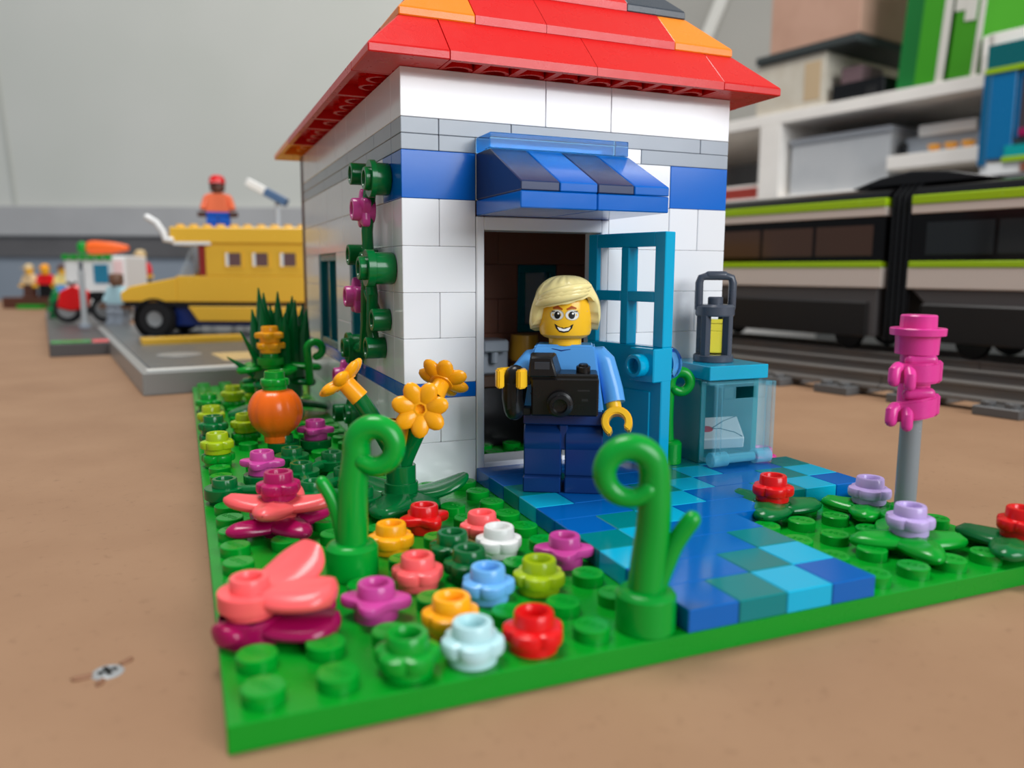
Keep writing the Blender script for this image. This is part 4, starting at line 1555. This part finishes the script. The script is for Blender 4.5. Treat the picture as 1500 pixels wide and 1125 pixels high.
lamp_post('street lamp with slanting white and blue panel head behind the bus', (*view(-162.5, 560, 0)[:2], 9.7), VR, 86, 'panel')
#lamp_post('white bent-armed street lamp in front of the bus windscreen', (*view(-242, 560, 0)[:2], 0), VR, 72, 'bent')
po = thing('lamp_pole', 'thin light grey pole at the front edge of the far road plate', 'pole', (*view(-297, 552, 0)[:2], 8.6))
obj('base', MB().cyl(3.9, 0, 3.2, 18), LGREY, po)
obj('pole', MB().cyl(2.0, 3, 40, 14), plastic('pole_pale', (176, 180, 182), .3, 0), po)
obj('crossbar', MB().box((-1.2, -1.2, 36), (1.2, 1.2, 46), .3), DGREY, po)

# food truck with a carrot on its roof
ft = thing('food_truck', 'white food truck with big orange carrot sign on its roof', 'food truck', (*view(-381, 760, 0)[:2], 0), VR)
obj('body', MB().box((-44, 0, 12), (14, 46, 62), 1.2), FWHITE, ft)
obj('hatch', MB().box((-16, -.8, 36), (-2, .5, 54), .3), plastic('hatch_teal', (44, 128, 160), .2, 0), ft)
aw2 = MB()
for k in range(6):
    aw2.box((-43 + 8 * k, -5, 58), (-38 + 8 * k, 2, 63), .4)
obj('awning', aw2, GREEN, ft)
obj('stripe', MB().box((3, -.6, 34), (12, .4, 58), .2), plastic('panel_pink', (240, 206, 204), .3, 0), ft)
obj('carrot', MB().lathe([(0, -28), (2.5, -27), (5.4, -10), (7.0, 14), (6.2, 20), (3, 23), (0, 23)], 18, T(-13, 20, 70) @ R(-90, 'Y') @ Matrix.Diagonal((1, 1, .8, 1))), plastic('carrot_orange', (246, 104, 36), .3, 0), ft)
obj('carrot_leaf', MB().ball((-36, 20, 70), (5, 4, 6)), GREEN, ft)
for x in (-30, 4):
    wh = obj('wheel', MB().cyl(10, -4, 4, 20, T(x, 3, 10) @ R(90, 'X')), TYRE, ft)
    obj('hub', MB().cyl(5, 3.6, 4.6, 16, T(x, 3, 10) @ R(90, 'X')), STEEL, wh)

mo = thing('motorbike', 'red and black toy motorbike at the edge of the far road plate', 'motorbike', (*view(-330, 615, 0)[:2], 8), VR + 10)
mo.scale = (1.35, 1.35, 1.35)
for x in (-9, 11):
    wh = obj('wheel', MB().lathe([(5, -1.6), (7.4, -1.6), (8, 0), (7.4, 1.6), (5, 1.6)], 24, T(x, 0, 8) @ R(90, 'X')), TYRE, mo)
    obj('rim', MB().lathe([(0, -1), (5.2, -1), (5.2, 1), (0, 1)], 18, T(x, 0, 8) @ R(90, 'X')), STEEL, wh)
obj('fairing', MB().prism([(-14, 9), (-12, 18), (-4, 22), (4, 17), (2, 9), (-6, 7)], -3, 3, .8, R(90, 'X')), RED, mo)
obj('seat', MB().prism([(2, 15), (4, 18), (14, 18), (17, 22), (17, 16), (8, 12)], -2.6, 2.6, .6, R(90, 'X')), BLACK, mo)
obj('handlebar', MB().roundtube([(-6, -6, 23), (-5, 0, 21.5), (-6, 6, 23)], .9), BLACK, mo)
PALE = plastic('pale_blue_cloth', (176, 212, 220), .3, 0)
small_figure((*view(-292, 590, 0)[:2], 8), VR - 20, PALE, LGREY, None, 'toy figure in pale blue top standing by the bus front', face=plastic('hair_brown', (120, 86, 66), .4, 0))
st_ = thing('podium', 'low dark brown podium under the crowd of toy figures', 'podium', (*view(-640, 1000, 0)[:2], 0), VR)
obj('base', MB().box((0, 0, 0), (110, 60, 14), .5), BROWN, st_)
obj('grass_edge', MB().box((26, -14, 0), (56, -1, 5), .5), GREEN, st_)
CR = [(-612, 1015, plastic('tan_coat', (226, 196, 150), .35, 0), BROWN, TAN, 'toy figure in tan coat at the outer end of the crowd'),
      (-590, 1012, RED, BLACK, ORANGE, 'toy figure in red with an orange cap in the crowd'),
      (-568, 1012, plastic('pale_yellow', (240, 220, 140), .35, 0), MBLUE, BROWN, 'toy figure in pale yellow with blue legs in the crowd'),
      (-584, 1044, ORANGE, DGREY, RED, 'toy figure in orange with a red cap behind the crowd'),
      (-556, 1042, FWHITE, BLACK, DMAG, 'toy figure in white with a dark red cap in the crowd')]
for r_, t_, a, b, c_, lb in CR:
    small_figure((*view(r_, t_, 0)[:2], 14), VR + rnd.uniform(-30, 30), a, b, c_, lb)
sb = thing('market_stall', 'green and white market stall between food truck and bus', 'stall', (*view(-398, 800, 0)[:2], 0), VR)
obj('counter', MB().box((0, 0, 0), (26, 14, 30), .5), FWHITE, sb)
obj('counter_top', MB().box((-2, -2, 30), (28, 16, 36), .5), GREEN, sb)
small_figure((*view(-385, 832, 0)[:2], 28), VR, RED, BLACK, TAN, 'toy figure in red behind the market stall')
pb = thing('podium', 'grey block behind the market stall under the figure in red', 'podium', (*view(-398, 824, 0)[:2], 0), VR)
obj('base', MB().box((0, 0, 0), (26, 16, 27.9), .4), LGREY, pb)
tr = thing('toy_tree', 'small dark green cone tree at the corner of the far plate', 'tree', (*view(-395, 690, 0)[:2], 0))
obj('trunk', MB().cyl(2, 0, 8, 12), BROWN, tr)
obj('crown', MB().lathe([(0, 5), (7, 6), (5, 12), (8, 13), (4.5, 20), (6, 21), (3, 28), (0, 36)], 14), DGREEN, tr)

# ------------------------------------------------------------------ tracks and train
rail_me, tie_me = {}, {}


def track(c, s, label, n=16):
    t = thing('train_track', label, 'track', room(c, s, 0), 12, 'dark grey toy rail pieces')
    L = 8 * n
    if 'r' not in rail_me:
        mb = MB().prism([(-4, 3.2), (4, 3.2), (4, 4.6), (1.6, 5.4), (1.6, 8.4), (2.6, 8.8), (2.6, 9.6), (-2.6, 9.6), (-2.6, 8.8), (-1.6, 8.4), (-1.6, 5.4), (-4, 4.6)], 0, L - .4, 0, Matrix(((1, 0, 0, 0), (0, 0, 1, 0), (0, 1, 0, 0), (0, 0, 0, 1))))
        rail_me['r'] = mb.mesh('rail')
        rail_me['r'].materials.append(RAILG)
        mb = MB().box((0, 0, 0), (64, 15.6, 3.4), .3)
        for x in (4, 60):
            for y in (4, 12):
                mb.cyl(2.4, 3.3, 5.0, 12, T(x, y, 0))
        tie_me['t'] = mb.mesh('tie')
        tie_me['t'].materials.append(TRACKG)
    for x in (12, 52):
        obj('rail', rail_me['r'], RAILG, t, (x, 0, 0))
    for k in range(4):
        obj('tie', tie_me['t'], TRACKG, t, (0, 8 + 32 * k - 0.0, 0))
    return t


NAMES = ['first', 'second', 'third', 'fourth']
for k in range(4):
    track(272, -30 + 128 * k, NAMES[k] + ' dark grey track piece of the empty near line, counted from the frame edge')
for k in range(4):
    track(352, -30 + 128 * k, NAMES[k] + ' dark grey track piece under the train, counted from the frame edge')

CF = 358
TW = 52


def car(s0, s1, label, nose=False):
    t = thing('train_car', label, 'train', room(CF, s0, 9.7), 12, None)
    L = s1 - s0
    z = lambda v: v - 9.7
    YZ = Matrix(((0, 0, 1, 0), (1, 0, 0, 0), (0, 1, 0, 0), (0, 0, 0, 1)))   # prism (y,z) extruded along x
    obj('lower_body', MB().box((0, 0, z(41.9)), (TW, L, z(52)), .5), TRAINW, t)
    obj('lower_stripe', MB().box((-.3, .5, z(52)), (TW + .3, L - .5, z(55)), .3), TRAINL, t)
    gz = obj('window_band', MB().box((.4, 0, z(55)), (TW - .4, L, z(77.4)), .5), TRAINB, t)
    n = max(2, int(L // 34))
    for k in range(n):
        obj('pane', MB().box((.1, 6 + (L - 12) * k / n, z(58)), (.6, 4 + (L - 12) * (k + 1) / n, z(73)), .1), (plastic('train_glass_reflections', (74, 54, 44), .12, 0.5, .3) if nose else plastic('train_glass_dark', (30, 34, 36), .1, .4, .3)), gz)  # reflections and interior seen in the glass are put into the opaque pane colour
    obj('upper_band', MB().box((.1, 0, z(77.4)), (TW - .1, L, z(81.8)), .4), TRAINW, t)
    obj('upper_stripe', MB().box((-.3, 0, z(81.8)), (TW + .3, L, z(86)), .4), TRAINL, t)
    obj('roof', MB().prism([(1, z(86)), (TW - 1, z(86)), (TW - 5, z(90)), (TW - 14, z(92)), (14, z(92)), (5, z(90))], -L, 0, .5, R(90, 'X')), TRAINB, t)
    sk = MB()
    sk.prism([(2, z(41.9)), (L - 2, z(41.9)), (L - 14, z(30)), (L - 18, z(17.5)), (18, z(17.5)), (14, z(30))] if not nose else [(2, z(41.9)), (L - 24, z(41.9)), (L - 36, z(30)), (L - 40, z(17.5)), (2, z(17.5))], 1, TW - 1, .6, YZ)
    obj('skirt', sk, TRAING, t)
    a, b = (6, L - 60) if nose else (20, L - 8)
    obj('skirt_panel', MB().box((-.6, a, z(17)), (1.6, b, z(35)), .8), plastic('skirt_black', (26, 24, 24), .35, 0), t)
    for y in ((20, L - 60) if nose else (30, L - 30)):
        for x in (8, TW - 8):
            obj('wheel', MB().lathe([(0, -2), (7.6, -2), (8.2, 0), (7.2, 1), (7, 2.4), (0, 2.4)], 22, T(x, y, 8) @ R(90, 'Y')), BLACK, t)
    return t


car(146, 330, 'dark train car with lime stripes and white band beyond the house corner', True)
c2 = car(-40, 133, 'nearer dark train car with lime stripes cut off by the frame')
gw = thing('train_gangway', 'black arched gangway joining the two train cars', 'train', room(CF + 4, 133.2, 9.7), 12)
YZ2 = Matrix(((1, 0, 0, 0), (0, 0, 1, 0), (0, 1, 0, 0), (0, 0, 0, 1)))
obj('bellows', MB().prism([(0, 6), (44, 6), (44, 76), (36, 82), (8, 82), (0, 76)], .2, 12.4, .5, YZ2), BLACK, gw)
for k in range(4):
    obj('fold', MB().prism([(-1.2, 6), (45.2, 6), (45.2, 77), (37, 83.2), (7, 83.2), (-1.2, 77)], 1 + 3 * k, 2.2 + 3 * k, .3, YZ2), BLACK, gw)
hump = MB().prism([(-34, 82.8), (40, 82.8), (24, 87.4), (8, 89.5), (-10, 88), (-24, 85)], -42, -8, .6, Matrix(((0, 0, -1, 0), (1, 0, 0, 0), (0, 1, 0, 0), (0, 0, 0, 1))))
obj('roof_hump', hump, BLACK, gw)

# ------------------------------------------------------------------ shelf with its boxes behind the train
SHW = matte('shelf_white', (246, 240, 232), None, 20, .5)
sh = thing('shelf_unit', 'long white shelf unit behind the train against the side wall', 'shelf', room(900, 0, 0), 12)
obj('top_board', MB().box((0, 366, 247), (300, 1500, 262), .6), SHW, sh)
obj('middle_board', MB().box((0, 366, 171), (300, 472, 187), .6), SHW, sh)
obj('bottom_board', MB().box((0, 60, 138), (300, 1500, 152), .6), SHW, sh)
for a in (625, 965, 1480):
    obj('divider', MB().box((0, a, 152), (300, a + (34 if a == 625 else 16), 247), .6), SHW, sh)
obj('divider', MB().box((150, 366, 152), (300, 380, 247), .6), SHW, sh)
obj('back_panel', MB().box((294, 60, 100), (300, 1500, 262), .3), matte('shelf_back', (150, 154, 160)), sh)
obj('upper_board', MB().box((0, 120, 286), (300, 366, 301), .6), SHW, sh)
obj('upper_post', MB().box((0, 360, 262), (300, 372, 300), .6), SHW, sh)
for a in (60, 760, 1484):
    obj('leg_panel', MB().box((0, a, -740), (300, a + 16, 138), .6), SHW, sh)


def crate(name, label, cat, c, s, z, dc, ds, dz, mat, lidm=None, lean=0, extra=None):
    t = thing(name, label, cat, room(c, s, z + .4), 12)
    m = R(lean, 'X')
    obj('body', MB().box((0, 0, 0), (dc, ds, dz), 1, m), mat, t)
    if lidm:
        obj('lid', MB().box((-1.5, -1.5, dz - 14), (dc + 1.5, ds + 1.5, dz + 2), 1, m), lidm, t)
    if extra:
        for nm, a, b, mm in extra:
            obj(nm, MB().box(a, b, .4, m), mm, t)
    return t


CARD = matte('cardboard', (196, 154, 132), (204, 162, 140), 20)
crate('white_carton', 'low pale carton under the dark tray on the shelf', 'box', 905, 566, 262, 200, 106, 66, matte('carton', (206, 196, 178), (214, 206, 190), 40), None, 0, [('label_strip', (-.6, 6, 8), (.2, 30, 56), matte('carton_print', (202, 176, 140)))])
crate('dark_tray', 'dark grey tray between the cardboard box and the pale carton', 'tray', 900, 520, 329, 220, 152, 10, matte('tray', (58, 64, 64)))
crate('cardboard_box', 'pinkish brown cardboard box on top of the dark tray', 'box', 905, 521, 340, 210, 132, 130, CARD, None, 0, [('flap', (-.8, 4, 112), (.2, 128, 129), matte('flap', (186, 142, 120)))])
crate('toy_vehicle', 'small dark toy vehicle on the shelf top beside the carton', 'toy', 910, 488, 262, 60, 70, 22, BLACK, None, 0, [('cab', (6, 34, 22), (52, 62, 42), plastic('cab_mauve', (120, 96, 100), .3, 0)), ('wheel_block', (-2, 8, -.1), (4, 22, 12), TYRE)])
GB1 = matte('box_deep_green', (16, 120, 50))
GB2 = matte('box_green', (56, 152, 24), (66, 160, 30), 10)
PALEB = matte('box_pale', (214, 210, 200))
crate('game_box', 'tall deep green box standing on the shelf, farthest of the green ones', 'box', 915, 452, 262, 160, 24, 190, GB1, None, 4)
crate('game_box', 'tall bright green box with white spine on the shelf', 'box', 905, 416, 262, 170, 33, 200, GB2, None, 4, [('spine', (-.8, -1, 0), (.4, 8, 200), PALEB)])
crate('game_box', 'low bright green box with pale panel at the shelf end', 'box', 905, 380, 262, 170, 31, 200, matte('box_leaf', (60, 146, 20)), None, 4, [('panel', (-.8, 14, 70), (.4, 32, 200), PALEB), ('badge', (-1.2, 8, 58), (.6, 20, 82), PALEB), ('spine', (-.8, -1, 0), (.4, 5, 200), PALEB)])
crate('red_box', 'flat reddish brown box on the lower shelf behind the train', 'box', 904, 628 + 34, 152, 180, 100, 15, matte('brick_red', (160, 58, 48)), None, 0, [('top_sheet', (2, 2, 15), (178, 98, 19), SHW)])
crate('storage_bin', 'translucent grey storage bin in the middle shelf compartment', 'bin', 915, 478, 152, 240, 140, 72, matte('bin_grey', (176, 180, 184), (192, 194, 196), 14), None, 0, [('rim', (-2, -2, 66), (242, 142, 73), matte('bin_rim', (150, 154, 160)))])
for k in range(3):
    t = thing('toy_lamp_bowl', ('first', 'second', 'third')[k] + ' small amber toy bowl on the middle board, counted from the teal building', 'toy', room(904, 384 + 19 * k, 187.4), 12, 'amber bowls on the middle board')
    obj('bowl', MB().lathe([(0, 1), (4, 1), (7.5, 6), (7, 8), (0, 9)], 16, T(8, 0, 0)), plastic('amber', (240, 168, 60), .3, 0), t)
    obj('foot', MB().cyl(4, 0, 1.5, 12, T(8, 0, 0)), BLACK, t)
crate('grey_model', 'long grey toy model on the middle board behind the amber bowls', 'toy', 930, 380, 187, 40, 88, 22, LGREY, None, 0, [('deck', (-4, 4, 22), (38, 70, 34), FWHITE), ('nose', (-6, 84, 0), (30, 92, 16), BLACK)])

tbd = thing('teal_building', 'teal and blue toy shop building at the shelf end', 'building', room(885, 221, 152.4), 12)
TB1 = plastic('shop_teal', (0, 100, 104), .25, 0)
TB2 = plastic('shop_blue', (0, 112, 168), .25, 0)
obj('wall', MB().box((2, 0, 30), (120, 130, 104), .5), DGREY, tbd)
obj('corner_column', MB().box((-2, 106, 16), (14, 134, 104), .5), TB2, tbd)
obj('trim_column', MB().box((-3, 130, 10), (0, 138, 104), .3), plastic('shop_mid', (10, 96, 140), .25, 0), tbd)
obj('cornice', MB().box((-3, -2, 108), (122, 136, 132), .5), TB1, tbd)
obj('lime_band', MB().box((-4, -2, 103), (122, 137, 108), .3), TRAINL, tbd)
wn = obj('window', MB().box((-.5, 60, 36), (3, 104, 40), .2).box((-.5, 60, 96), (3, 104, 100), .2).box((-.5, 60, 40), (3, 62, 96)).box((-.5, 102, 40), (3, 104, 96)), TB2, tbd)
obj('pane', MB().box((1, 60, 40), (2.5, 104, 96)), plastic('shop_glass', (70, 62, 66), .1, 0), wn)
obj('flower_box', MB().box((-3, 64, 36), (2, 100, 44), .8), DMAG, tbd)
obj('base_band', MB().box((-3, -2, 16), (122, 112, 28), .3), plastic('base_teal', (0, 160, 160), .25, 0), tbd)
obj('lime_base', MB().box((-3.4, -2, 12), (122, 114, 17), .3), TRAINL, tbd)
obj('plinth', MB().box((0, -2, 0), (122, 136, 12), .3), FWHITE, tbd)
obj('sign', MB().box((-1.5, 66, 1), (.4, 96, 10), .2), plastic('sign_brown', (150, 90, 66), .3, 0), tbd)
